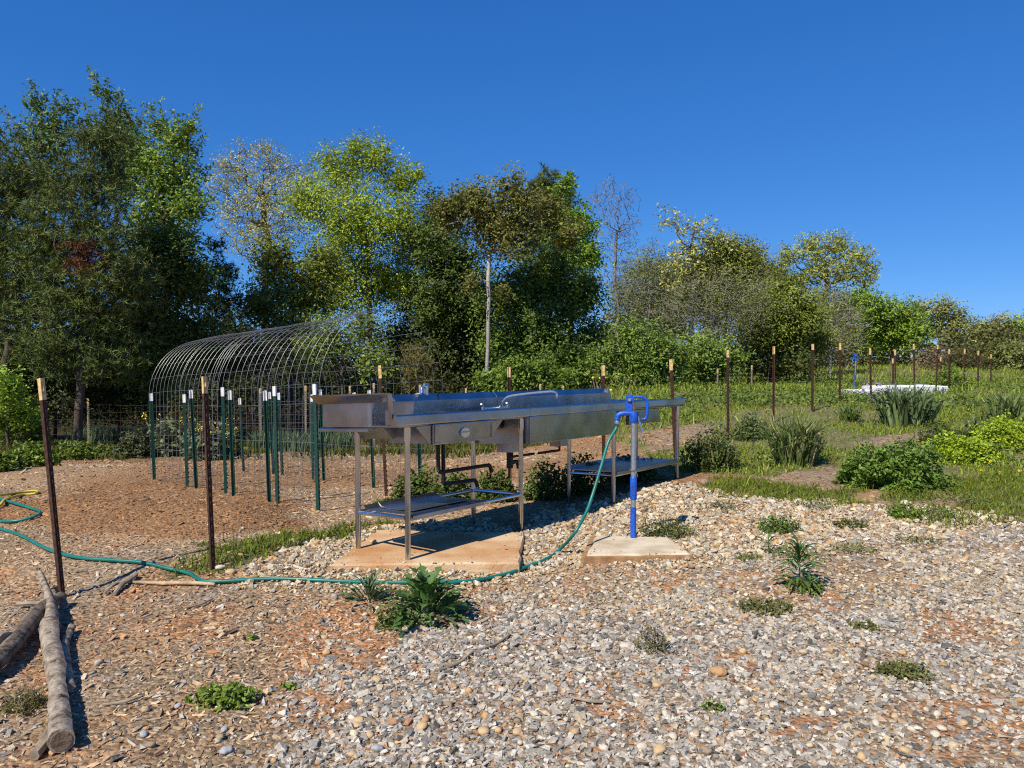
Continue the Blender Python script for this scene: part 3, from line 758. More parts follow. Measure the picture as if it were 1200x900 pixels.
# ------------------------------------------------------------------ yard hydrant with hose
def hydrant(name, label, loc, rz=0):
    h = thing(name, label, 'hydrant', loc, rz)
    MB().tube([(0, 0, -.05), (0, 0, .25)], .023, 14).build('lower_sleeve', M['blue'], h, smooth=True)
    MB().tube([(0, 0, .251), (0, 0, .31)], .021, 14).build('coupling', M['galv'], h, smooth=True)
    us = MB().tube([(0, 0, .311), (0, 0, .32), (0, 0, .49), (0, 0, .50)], [.022, .027, .027, .022], 14).build('upper_sleeve', M['blue'], h, smooth=True)
    MB().box(-.014, .014, -.029, -.0265, .35, .45).build('sticker', M['paper'], us)
    MB().tube([(0, 0, .501), (0, 0, .955)], .0215, 14).build('standpipe', M['galv'], h, smooth=True)
    MB().tube(spline([(-.03, -.01, .55), (-.02, -.03, .56), (.03, -.025, .545), (.035, .01, .56), (.0, .03, .57), (-.03, .0, .56), (.02, -.032, .535), (.03, -.03, .50)], 4), .003, 6).build('tie_wire', M['wire'], h, smooth=True)
    hd = MB().tube([(0, 0, .94), (0, 0, .955), (0, 0, 1.0), (0, 0, 1.03)], [.028, .033, .033, .026], 14)
    hd.tube(spline([(.01, 0, 1.012), (-.06, 0, 1.015), (-.105, 0, 1.008), (-.125, 0, .985), (-.128, 0, .955)], 4), [.022] * 8 + [.021] * 6 + [.022] * 3, 10)
    hd.prof([(-.016, 1.03), (.016, 1.03), (.014, 1.16), (-.014, 1.16)], -.062, -.012)
    hd.tube([(-.03, -.022, 1.135), (-.03, .022, 1.135)], .032, 14)
    hd.build('head', M['blue'], h, smooth=True)
    MB().tube([(-.035, -.024, 1.125), (-.035, -.032, 1.125)], .014, 10).build('pivot_bolt', M['chrome'], h, smooth=True)
    MB().tube([(-.005, 0, 1.03), (-.005, 0, 1.09)], .011, 10).tube([(.0, 0, 1.05), (.0, 0, 1.07)], .016, 8).build('packing_rod', M['brass'], h, smooth=True)
    MB().tube(spline([(-.02, 0, 1.145), (.03, 0, 1.148), (.075, 0, 1.14), (.098, 0, 1.11), (.103, 0, 1.05), (.098, 0, .99), (.083, 0, .968), (.058, 0, .965)], 5), .0125, 10).build('handle', M['blue'], h, smooth=True)
    MB().tube([(.035, -.01, .99), (.04, -.015, .95)], .006, 6).tube([(.042, -.016, .945), (.065, -.018, .86)], .0085, 8).build('lock_pin', M['chrome'], h, smooth=True)
    MB().tube([(-.128, 0, .953), (-.128, 0, .945), (-.129, 0, .925)], [.02, .022, .018], 12).build('hose_fitting', M['galv'], h, smooth=True)
    return h
HX, HY_, HZ = .943, 5.934, .04
hydrant('yard_hydrant', 'blue yard hydrant on the small pale slab with hose attached', (HX, HY_, HZ), R(-6)).scale = (1, 1, .955)

def on_ground(px, py, r=.0125):
    p_ = G(px, py); return (p_[0], p_[1], p_[2] + r + .008)
sx = HX - .129 * math.cos(R(6)); sy = HY_ + .129 * math.sin(R(6))
path = [(sx, sy, HZ + .93 * .955), (sx - .006, sy, HZ + .89 * .955)]
for (px, py, d) in ((713, 518, 5.90), (705, 545, 5.85), (694.7, 579, 5.78), (686.7, 601, 5.70), (673, 625, 5.60)):
    path.append(tuple(at(px, py, d)))
path += [on_ground(*q_) for q_ in ((655, 648), (640, 659), (618, 668), (590, 677), (548, 685), (500, 687), (440, 687), (380, 685), (320, 683), (250, 686), (232, 682), (222, 677), (195, 671), (165, 663), (130, 660), (95, 657), (70, 652), (50, 644), (25, 631), (0, 623), (-50, 616))]
hose = MB().tube(spline(path, 7), .0125, 10).build('garden_hose', M['hose'], None, smooth=True)
tag(hose, 'green garden hose running from the blue hydrant across the gravel to the left', 'hose')
hose2 = MB().tube(spline([on_ground(*q_) for q_ in ((-60, 588), (-15, 585), (8, 590), (35, 598), (47, 603), (40, 609), (15, 614), (-10, 612), (-50, 606))], 7), .0125, 10).build('garden_hose', M['hose'], None, smooth=True)
tag(hose2, 'loop of green hose lying on the mulch at the left edge', 'hose')
hose3 = MB().tube(spline([on_ground(*q_) for q_ in ((-30, 588), (12, 581), (40, 577), (43, 580), (22, 583), (6, 589), (-4, 597), (-40, 604))], 7), .013, 10).build('yellow_hose', M['hose_y'], None, smooth=True)
tag(hose3, 'yellow hose bent double on the mulch at the left edge', 'hose')

# ------------------------------------------------------------------ steel fence posts
def post_meshes(body, tip, h, tip_h):
    """T-section studded post of height h: shared meshes for body and tip"""
    a_ = MB().box(-.019, .019, -.004, .004, -.25, h - tip_h)
    a_.box(-.0035, .0035, -.032, -.0042, -.25, h - tip_h)
    z_ = .06
    while z_ < h - tip_h - .03:
        a_.box(-.007, .007, .0042, .012, z_, z_ + .022); z_ += .055
    t_ = MB().box(-.0195, .0195, -.0045, .0045, h - tip_h, h)
    t_.box(-.004, .004, -.0325, -.0047, h - tip_h, h - .002)
    t_.box(-.007, .007, .0047, .012, h - tip_h * .6, h - tip_h * .35)
    return a_, t_
def post(name, label, group, base, top, body, tip, tip_h, yaw=.4, cat='post', thick=1.0):
    base = np.array(base, float); top = np.array(top, float); h = float(np.linalg.norm(top - base))
    o_ = thing(name, label, cat, base, 0, group)
    v_ = Vector(top - base).normalized()
    o_.rotation_mode = 'QUATERNION'
    o_.rotation_quaternion = v_.to_track_quat('Z', 'Y') @ Vector((0, 0, 1)).rotation_difference(Vector((math.sin(yaw) * .0, 0, 1)))
    a_, t_ = post_meshes(body, tip, h, tip_h)
    for mb_ in (a_, t_):
        c_, s_ = math.cos(yaw), math.sin(yaw)
        mb_.v = [((x_ * c_ - y_ * s_) * thick, (x_ * s_ + y_ * c_) * thick, z_) for x_, y_, z_ in mb_.v]
    a_.build('post_body', body, o_); t_.build('painted_tip', tip, o_)
    return o_

rusty = [  # base px, base row or None, depth or None, top px, top row, label
    (74, 702, None, 49, 443, 'leaning rusty steel post with tan tip nearest the left edge'),
    (250, 668, None, 240, 441, 'rusty steel post with tan tip standing in the grass strip before the wire tunnel'),
    (454, 582, None, 446, 428, 'rusty steel post with tan tip just behind the left end of the wash table'),
    (598, None, 8.3, 597, 430, 'rusty steel post behind the middle of the wash table, right of the pale tree trunk'),
    (709, None, 9.1, 708, 428, 'rusty steel post rising behind the wash table left of the blue hydrant'),
    (793, 545, None, 787, 421, 'rusty steel post directly behind the right end of the wash table'),
    (853, 515, None, 853, 410, 'rusty post first to the right of the wash table'),
    (907, None, 12.5, 907, 406, 'rusty post second to the right of the wash table, behind the strappy clump'),
    (953, None, 13.9, 953, 403, 'rusty post third to the right of the wash table'),
    (985, None, 15.2, 985, 402, 'rusty post fourth to the right of the wash table'),
    (1022, None, 16.5, 1020, 408, 'rusty post in front of the left part of the white row cover'),
    (1050, None, 18, 1049, 410, 'rusty post in front of the middle of the white row cover'),
    (1073, None, 19.5, 1071, 403, 'rusty post before the right half of the white row cover'),
    (1097, None, 21, 1099, 404, 'rusty post at the right end of the white row cover')]
for (bx_, by_, d, tx_, ty_, lab) in rusty:
    if by_ is not None: b_ = G(bx_, by_)
    else:
        q_ = at(bx_, 430, d); b_ = np.array([q_[0], q_[1], tz1(q_[0], q_[1])])
    t_ = at(tx_, ty_, b_[1] + (.05 if by_ else 0))
    post('steel_post', lab, 'rusty fence posts with tan tips', b_, t_, M['rust'], M['tip_y'], random.uniform(.105, .15), .5 + .3 * math.sin(bx_), thick=.92 if b_[1] < 9 else 1.0)
fi = 0
for (px, py, d) in ((1003, 423, 27), (1047, 420, 25), (1103, 418, 27), (1113, 409, 24), (1131, 409, 25.5), (1147, 411, 27), (1162, 415, 29)):
    q_ = at(px, py, d); b_ = (q_[0], q_[1], tz1(q_[0], q_[1]))
    lab = ['far thin post beside the distant blue hydrant', 'far post just left of the white cover\'s middle post', 'short far post just right of the white row cover', 'far post first right of the white row cover in front of the dark shrub', 'far post second right of the white row cover', 'far post third right of the white row cover', 'rightmost far post near the right edge'][fi]
    fi += 1
    post('steel_post', lab, 'distant fence posts on the right', b_, q_, M['rust'], M['tip_y'], .16, .5, thick=1.2)
bi = 0
back_posts = ((18, 473, 20.5), (103, 467, 20), (178, 461, 19.5), (305, 455, 19), (358, 452, 19), (410, 452, 19), (438, 449, 18.5), (492, 451, 19), (546, 455, 20), (633, 450, 21), (660, 452, 22), (841, 432, 24), (881, 428, 25))
for (px, py, d) in back_posts:
    q_ = at(px, py, d); b_ = (q_[0], q_[1], tz1(q_[0], q_[1])); bi += 1
    side = 'far left, before the pale green shrub' if px < 60 else 'rising from the blue-green onion bed' if px < 140 else 'seen past the far end of the wire tunnel' if px < 200 else 'seen through the wire tunnel' if px < 420 else 'seen above the left of the wash table' if px < 560 else 'seen above the middle of the wash table' if px < 700 else 'in the green field right of the wash table'
    post('wooden_post', 'thin weathered post of the back fence, ' + side, 'posts of the back fence', b_, q_, M['greywood'], M['tip_y'], .12, .2, thick=1.3)

# back wire fence
wf = thing('wire_fence', 'low dark wire mesh fence along the edge of the wood', 'fence', (0, 0, 0))
line = [at(px, 470, d)[:2] for px, py, d in ((-60, 0, 21),) + back_posts[:11]]
for zi in range(6):
    pts = []
    for a_, b_ in zip(line[:-1], line[1:]):
        for k in range(3):
            c_ = a_ + (b_ - a_) * k / 3; pts.append((c_[0], c_[1] + .03, tz1(*c_) + .12 + zi * .19 + random.uniform(-.02, .02)))
    MB().tube(pts, .004, 4).build('line_wire', M['rust'], wf)
sw = MB()
for a_, b_ in zip(line[:-1], line[1:]):
    nn = int(np.linalg.norm(b_ - a_) / .3)
    for k in range(nn):
        c_ = a_ + (b_ - a_) * k / nn; z_ = tz1(*c_); sw.tube([(c_[0], c_[1] + .03, z_ + .05), (c_[0], c_[1] + .03, z_ + 1.1)], .003, 3, cap=False)
tag(sw.build('stay_wires', M['rust'], wf), kind='stuff')

# ------------------------------------------------------------------ wire tunnel and its green posts
TN = np.array([.715, .70]); TN = TN / np.linalg.norm(TN); TS = np.array([TN[1], -TN[0]])
DA, DB = 3.90, 5.46
def row_pt(px, dd):
    k = (px - 600) / FPX; Y = dd / (TN[0] * k + TN[1]); return np.array([k * Y, Y])
i = 0
ords = ['first', 'second', 'third', 'fourth', 'fifth', 'sixth', 'seventh', 'eighth', 'ninth']
for row, dd, pxs in (('front', DA - .035, (180, 219, 229, 264.5, 273, 315, 325, 373)), ('back', DB + .035, (285, 320, 331, 367, 379, 420, 438, 493))):
    for k, px in enumerate(pxs):
        b_ = row_pt(px, dd); z_ = tz1(*b_)
        t_ = (b_[0] + random.uniform(-.04, .0) - .015, b_[1] + random.uniform(-.03, .03), z_ + 1.2 + random.uniform(-.03, .05))
        post('green_post', 'green white-tipped post, %s from left in the tunnel\'s %s row' % (ords[k], row), 'green posts of the wire tunnel', (*b_, z_), t_, M['green_steel'], M['tip_w'], .105, .8 + random.uniform(-.3, .3))
tun = thing('wire_tunnel', 'arched tunnel of welded wire panels standing on the mulched beds', 'trellis', (*((TN * 4.7) + TS * -9), tz1(*((TN * 4.7) + TS * -9))))
tun_o = np.array(tun.location)
def arch(s_, f, wob):
    """point on the arch at station s_, f from 0 (front foot) to 1 (back foot)"""
    rad = (DB - DA) / 2; leg = 1.17; half = math.pi * rad; tot = 2 * leg + half; l_ = f * tot
    if l_ < leg: c_, z_ = DA, l_
    elif l_ < leg + half:
        a_ = (l_ - leg) / rad; c_, z_ = DA + rad - rad * math.cos(a_), leg + rad * math.sin(a_) * 1.04
    else: c_, z_ = DB, tot - l_
    sw_ = 1 + .008 * math.sin(s_ * 1.7)
    q_ = TN * (c_ + wob * z_) + TS * s_
    g_ = -.07 + (-.30 + .07) * (s_ + 6.72) / (-11.25 + 6.72)
    return (q_[0] - tun_o[0], q_[1] - tun_o[1], g_ + .03 + z_ * sw_ - tun_o[2])
panels = [(-6.72, -7.96), (-7.90, -9.10), (-9.05, -10.22), (-10.16, -11.25)]
for pi_, (s0, s1) in enumerate(panels):
    wob = (.02, -.03, .015, -.01)[pi_]
    for k in range(9):
        s_ = s0 + (s1 - s0) * k / 8
        MB().tube([arch(s_, f, wob) for f in np.linspace(0, 1, 40)], .0021, 5).build('hoop_wire', M['wire'], tun, smooth=True)
    for k in range(25):
        f = .012 + k / 24 * .976
        MB().tube([arch(s0 + (s1 - s0) * q_, f, wob * 1.0) for q_ in np.linspace(0, 1, 5)], .0020, 5).build('cross_wire', M['wire'], tun, smooth=True)

# ------------------------------------------------------------------ logs and sticks
def logm(name, label, pts, radii, mat=None, seed=1, parent=None, group='logs and branches at the left edge'):
    r_ = np.random.default_rng(seed); P_ = spline(pts, 6); m_ = len(P_); nn = 14
    rad = np.interp(np.linspace(0, 1, m_), np.linspace(0, 1, len(radii)), radii)
    mb = MB(); mb.tube(P_, list(rad * (1 + .07 * np.interp(np.linspace(0, 1, m_), np.linspace(0, 1, 9), r_.normal(0, 1, 9)))), nn)
    v_ = np.array(mb.v); c_ = np.repeat(np.array(P_), nn, 0)
    v_ = c_ + (v_ - c_) * (1 + np.tile(r_.normal(0, .07, nn), m_)[:, None] + r_.normal(0, .008, (len(v_), 1)) + .16 * (vnoise(v_[:, 0:1] * 26 + v_[:, 2:3] * 31, v_[:, 1:2] * 14 + v_[:, 2:3] * 9, seed) - .5))
    mb.v = [tuple(q_) for q_ in v_]
    o_ = mb.build(name, mat or M['log'], parent, smooth=True)
    if label: tag(o_, label, 'log' if max(radii) > .02 else 'branch', group)
    return o_
def gp(px, py, up):
    q_ = G(px, py); return (q_[0], q_[1], q_[2] + up)
l1 = logm('log', 'large pale barkless log lying at the lower left corner', [gp(72, 884, .05), gp(69, 840, .052), gp(66, 800, .055), gp(60, 770, .06), gp(58, 748, .075)], [.044, .040, .038, .040, .044], seed=2)
logm('knot', None, [gp(58, 752, .07), gp(60, 735, .085), gp(56, 715, .10), gp(47, 693, .12)], [.043, .027, .021, .015], M['log'], 3, l1)
e0 = np.array(gp(72, 884, .05)); e1 = np.array(gp(69, 840, .052)); ed = (e0 - e1) / np.linalg.norm(e0 - e1)
MB().tube([tuple(e0 - ed * .004), tuple(e0 + ed * .003)], [.039, .036], 14).build('cut_end', M['logend'], l1)
for (px_, py_, up_, s_) in ((64, 800, .085, .02), (72, 842, .085, .016), (58, 765, .09, .022)):
    k0 = np.array(gp(px_, py_, up_)); MB().tube([tuple(k0 - np.array([0, 0, .02])), tuple(k0 + np.array([-.008, .004, .012]))], [s_, s_ * .55], 9).build('branch_stub', M['log_dark'], l1, smooth=True)
logm('log', 'short grey stick of wood beside the large pale log', [gp(82, 815, .03), gp(77, 790, .032), gp(75, 765, .034), gp(84, 742, .03)], [.022, .024, .024, .02], seed=5)
logm('log', 'dark knotty log running off the left edge behind the large log', [gp(-30, 812, .06), gp(5, 785, .065), gp(28, 752, .06), (gp(48, 730, .07)), gp(72, 712, .06)], [.042, .045, .04, .038, .032], M['log_dark'], seed=6)
logm('log', 'cut tan log end at the very left edge', [gp(-30, 765, .05), gp(8, 768, .06)], [.06, .055], M['greywood'], 7)
logm('branch', 'thin pale branch pointing left behind the logs', [gp(20, 714, .03), gp(48, 715, .035), gp(66, 718, .03)], [.012, .014, .013], M['greywood'], 8)
logm('log', 'small stub of wood at the foot of the large log', [gp(40, 893, .02), gp(52, 880, .025), gp(60, 868, .03)], [.02, .024, .022], M['greywood'], 9)
logm('branch', 'long pale stick lying in line with the hose', [gp(156, 686, .018), gp(190, 687, .02), (gp(220, 687, .02)), gp(252, 688, .018)], [.009, .014, .013, .010], solid('pale_stick', (.50, .36, .22), .85, 0, .35, 20, .5), 10)
fk = logm('branch', 'short forked dark branch lying left of the pale stick', [gp(134, 700, .015), gp(142, 692, .03), gp(150, 686, .03), gp(159, 679, .03)], [.012, .015, .018, .018], M['greywood'], 11)
logm('fork', None, [gp(148, 688, .03), gp(135, 691, .03), gp(122, 700, .02)], [.012, .010, .007], M['greywood'], 12, fk)
for k, (a_, b_, c_, d_) in enumerate(((560, 765, 600, 745), (515, 790, 555, 768), (665, 822, 715, 826), (215, 715, 250, 705), (120, 830, 165, 822), (470, 725, 500, 714))):
    logm('twig', ['thin dark twig on the grey gravel below the jagged weed', 'thin dark twig on the gravel just left of the bottom centre', 'thin dark twig on the gravel below the purple weed', 'thin twig on the mulch under the pale stick', 'thin twig on the mulch right of the large log', 'thin twig beside the low jagged weed'][k], [gp(a_, b_, .012), gp((a_ + c_) / 2 + 3, (b_ + d_) / 2 + 2, .016), gp(c_, d_, .014)], [.005, .007, .005], M['greywood'], 20 + k, group='twigs on the gravel' if k < 3 else 'twigs on the mulch')

# ------------------------------------------------------------------ single larger stones
peb_v, peb_f = ico(2)
PMESH = []
pm_mats = [solid('pebble_%s' % nm, c_, .75, 0, .3, 25, .15, .3) for nm, c_ in (('cream', (.60, .52, .40)), ('tan', (.55, .38, .20)), ('grey', (.38, .38, .37)), ('orange', (.46, .27, .13)), ('brown', (.30, .22, .15)))]
for k in range(10):
    sc_ = np.array([1, rng.uniform(.65, .95), rng.uniform(.45, .7)])
    v_ = peb_v * sc_; v_ = v_ * (1 + .16 * np.sin(v_ @ rng.normal(0, 5, (3, 1)) + rng.uniform(0, 6)) + .08 * np.sin(v_ @ rng.normal(0, 9, (3, 1))))
    me = bpy.data.meshes.new('pebble'); me.from_pydata([tuple(q_) for q_ in v_], [], [tuple(int(j) for j in f) for f in peb_f]); me.update()
    me.polygons.foreach_set('use_smooth', [True] * len(me.polygons)); me.materials.append(pm_mats[k % 5]); PMESH.append(me)
PNAME = ['cream', 'tan', 'grey', 'orange', 'brown']
def pebble(x_, y_, s_, k, label, group):
    o_ = bpy.data.objects.new('stone', PMESH[k]); col.objects.link(o_)
    o_.location = (x_, y_, tz1(x_, y_) + s_ * .17); o_.scale = (s_,) * 3
    o_.rotation_euler = (random.uniform(-.3, .3), random.uniform(-.3, .3), random.uniform(0, 6.28))
    return tag(o_, label, 'stone', group)
for k in range(150):
    if k < 95: px, py = random.uniform(380, 1190), 660 + 240 * random.random() ** .8
    else: px, py = random.choice(((random.uniform(385, 470), random.uniform(672, 700)), (random.uniform(60, 380), random.uniform(700, 890)), (random.uniform(800, 1190), random.uniform(600, 680)), (random.uniform(380, 560), random.uniform(700, 890))))
    q_ = G(px, py); kk = random.choice((0, 1, 5, 6, 0, 1, 2, 5, 4, 7, 6, 9, 0, 5, 1, 3)); nm = PNAME[kk % 5]
    pebble(q_[0], q_[1], random.uniform(.024, .048) * (1.15 if py > 800 else 1), kk, 'rounded %s river stone standing out in the gravel' % nm, '%s river stones in the gravel' % nm)
for (px, py, s_, kk, lab) in ((733, 760, .075, 0, 'large cream stone left of the purple weed'), (826, 568, .14, 4, 'flat brown rock under the far right table leg'), (775, 620, .05, 1, 'round tan stone in the grass clump by the hydrant'), (258, 668, .08, 0, 'pale rock at the foot of the second rusty post'), (270, 672, .07, 1, 'tan rock beside the second rusty post'), (1062, 592, .12, 0, 'flat cream rock before the dark green mound'), (905, 590, .10, 0, 'pale flat rock at the edge of the grass strip'), (842, 792, .09, 3, 'orange brick fragment in the grey gravel'), (700, 735, .06, 3, 'small orange stone below the hydrant slab'), (475, 660, .07, 1, 'tan stone at the slab edge behind the leafy weed'), (443, 664, .08, 0, 'cream stone at the slab edge left of the leafy weed')):
    q_ = G(px, py); pebble(q_[0], q_[1], s_, kk, lab, None) if False else None
    o_ = bpy.data.objects.new('stone', PMESH[kk]); col.objects.link(o_); o_.location = (q_[0], q_[1], q_[2] + s_ * .15); o_.scale = (s_,) * 3
    o_.rotation_euler = (0, 0, random.uniform(0, 6)); tag(o_, lab, 'stone')
q_ = G(437, 640); o_ = bpy.data.objects.new('stone', PMESH[1]); col.objects.link(o_); o_.location = (q_[0], q_[1], PAD_Z + .012); o_.scale = (.06,) * 3
tag(o_, 'tan stone lying on the large concrete slab by the left leg', 'stone')

# ------------------------------------------------------------------ white row cover and far hydrant
wc = thing('row_cover', 'low white fabric row cover stretched over a bed behind the irises', 'row cover', (0, 0, 0))
def cover(px0, px1, d0, d1, hgt, name):
    a_ = at(px0, 460, d0); b_ = at(px1, 460, d1); mb = MB(); nn = 26; rows = []
    for k in range(nn + 1):
        f = k / nn; c_ = a_ + (b_ - a_) * f; z_ = tz1(c_[0], c_[1]); hh = hgt * (1 + .02 * math.sin(k * 1.9) + .02 * math.sin(k * .7))
        
        for (dy, dz) in ((-.5, -.05), (-.49, .9), (-.45, 1), (.45, 1), (.49, .9), (.5, -.05)):
            rows.append((c_[0], c_[1] + dy * .9, z_ + dz * hh))
    mb.add(rows, [(k * 6 + j, k * 6 + j + 1, (k + 1) * 6 + j + 1, (k + 1) * 6 + j) for k in range(nn) for j in range(5)] + [tuple(range(6)), tuple(range(nn * 6, nn * 6 + 6))])
    return mb.build(name, M['white'], wc, smooth=True)
cover(1018, 1101, 21.6, 22.4, .22, 'cover_fabric'); cover(992, 1016, 21.2, 21.5, .13, 'cover_fabric')
q_ = at(1002, 460, 25.5)
hh_ = hydrant('yard_hydrant', 'distant blue yard hydrant beyond the white row cover', (q_[0], q_[1], tz1(q_[0], q_[1])), R(20))

# ------------------------------------------------------------------ foliage helpers
def unit(v):
    return v / np.maximum(np.linalg.norm(v, axis=-1, keepdims=True), 1e-9)

def leaves(c, L, W, up=.3, tint=None, nrm=None):
    """diamond leaves at centres c (n,3): returns verts, quads, tints"""
    n = len(c)
    a_ = unit(rng.normal(0, 1, (n, 3)) * np.array([1, 1, .7])); r_ = rng.normal(0, 1, (n, 3)) + np.array([0, 0, up * 3])
    if nrm is not None: r_ = nrm + rng.normal(0, .55, (n, 3))        # leaves of one spray face much the same way
    b_ = unit(np.cross(a_, r_)); a_ = unit(np.cross(r_, b_)) if nrm is not None else a_; nn = np.cross(a_, b_)
    L = np.broadcast_to(L, (n,))[:, None]; W = np.broadcast_to(W, (n,))[:, None]
    v = np.stack([c - a_ * L * .5, c + b_ * W * .5 + nn * W * .12 - a_ * L * .06, c + a_ * L * .5, c - b_ * W * .5 + nn * W * .12 - a_ * L * .06], 1).reshape(-1, 3)
    f = np.arange(n * 4).reshape(n, 4)
    return v, f, (np.repeat(tint, 4, 0) if tint is not None else None)

def needles(c, n_per, L, W, tint, up=.25):
    """tufts of thin needles radiating from centres c"""
    n = len(c); d_ = unit(rng.normal(0, 1, (n * n_per, 3)) + np.array([0, 0, up]))
    cc = np.repeat(c, n_per, 0); s_ = unit(np.cross(d_, rng.normal(0, 1, (n * n_per, 3))))
    ln = L * rng.uniform(.6, 1.1, (n * n_per, 1))
    v = np.stack([cc - s_ * W * .5, cc + s_ * W * .5, cc + d_ * ln], 1).reshape(-1, 3)
    return v, np.arange(len(v)).reshape(-1, 3), np.repeat(np.repeat(tint, n_per, 0) * rng.uniform(.75, 1.25, (n * n_per, 1)), 3, 0)

def blades(root, H, W, lean, tint, bend=.5):
    """grass blades: two segments and a tip; lean is a horizontal vector (n,2)"""
    n = len(root); H = np.broadcast_to(H, (n,)); W = np.broadcast_to(W, (n,))
    yaw = rng.uniform(0, 6.283, n); s_ = np.stack([np.cos(yaw), np.sin(yaw), np.zeros(n)], -1) * W[:, None] * .5
    l3 = np.concatenate([lean, np.zeros((n, 1))], 1) * H[:, None]
    m_ = root + l3 * .35 + np.array([0, 0, 1]) * (H * .6)[:, None]
    t_ = root + l3 + np.array([0, 0, 1]) * (H * (1 - bend * np.linalg.norm(lean, axis=1).clip(0, 1.2) * .5))[:, None]
    v = np.stack([root - s_, root + s_, m_ - s_ * .8, m_ + s_ * .8, t_], 1).reshape(-1, 3)
    k = np.arange(n)[:, None] * 5
    return v, np.concatenate([k, k + 1, k + 3, k + 2], 1), np.concatenate([k + 2, k + 3, k + 4], 1), np.repeat(tint, 5, 0)

def greens(n, base, var=.22, yel=.12):
    c = np.array(base)[None] * np.clip(rng.normal(1, var, (n, 1)), .45, 1.9)
    c = c * np.array([1.1, 1.0, .75]) + np.array([.06, .035, 0]) * (rng.random((n, 1)) * yel * 3)
    return c.clip(.004, .9)

# ------------------------------------------------------------------ grass and weeds over the ground (nobody could count these)
def grass_patch(name, label, x, y, H, W, base, lean=.45, var=.25, yel=.3):
    n = len(x); root = np.stack([x, y, tz(x, y) - .005], -1)
    v, q_, t_, c = blades(root, H * rng.uniform(.5, 1.3, n), W * rng.uniform(.7, 1.3, n), rng.normal(0, lean, (n, 2)), greens(n, base, var, yel))
    o_ = mesh_np(name, v, [q_, t_], M['grass'], colr=c)
    return tag(o_, label, 'grass', kind='stuff')
x, y = sample(150000, 1.4, 30, 8.0, 46, lambda x, y: np.clip(1.1 - (y - 8) * .03, .3, 1)); zz = zone_weights(x, y)
dn = fbm(x * .7, y * .7, 91)
k = (zz['field'] & ~zz['mulchr'] & (rng.random(len(x)) < .2 + 1.1 * S(dn, .38, .6)))
k |= (~zz['field'] & (x > 2) & (rng.random(len(x)) < .10)) & ~zz['grey'] & ~zz['tan']
x, y = x[k], y[k]; H = .055 + .13 * S(fbm(x * .5 + 3, y * .5, 95), .4, .65) + np.clip(y - 14, 0, 15) * .006
grass_patch('field_grass', 'uneven green grass and weeds of the field on the right', x, y, H, .012 + np.clip(y - 8, 0, 25) * .0011, (.15, .24, .045), .5, .32, .6)
x, y = sample(52000, 1.6, 12, 7.6, 15); zz = zone_weights(x, y); k = zz['field'] & ~zz['mulchr'] & (rng.random(len(x)) < .12 + S(fbm(x * .9 + 2, y * .9, 93), .42, .62)); x, y = x[k], y[k]
grass_patch('garden_grass', 'green grass and seedlings between the plants on the right', x, y, .075, .013, (.135, .22, .04), .6, .3, .55)
x, y = sample(90000, -3.6, 7.2, 4.8, 11); zz = zone_weights(x, y); k = zz['strip'] & ~zz['grey']; x, y = x[k], y[k]
grass_patch('grass_strip', 'low bright grass strips bordering the gravel', x, y, .075, .009, (.10, .17, .022), .6, .25, .5)
x, y = sample(16000, -14, 2.5, 14.5, 21.5); k = rng.random(len(x)) < S(fbm(x * .6, y * .6, 99), .4, .6); x, y = x[k], y[k]
grass_patch('rough_grass', 'rough grass between the beds and the wood', x, y, .16, .03, (.06, .09, .02), .5)
x, y = sample(14000, 2.5, 26, 9, 34, lambda x, y: np.clip(1.1 - (y - 9) * .02, .3, 1)); zz = zone_weights(x, y)
k = zz['field'] & (rng.random(len(x)) < S(fbm(x * .45 + 5, y * .45, 103), .45, .62)); x, y = x[k], y[k]
c = np.repeat(np.stack([x, y, tz(x, y)], -1), 7, 0) + rng.normal(0, 1, (len(x) * 7, 3)) * np.array([.09, .09, .05]) + np.array([0, 0, .11])
v, f, tt = leaves(c, .07, .045, .5, greens(len(c), (.10, .175, .04), .3, .25))
tag(mesh_np('field_weeds', v, [f], M['leaf'], colr=tt), 'leafy weeds scattered through the field on the right', 'weeds', kind='stuff')

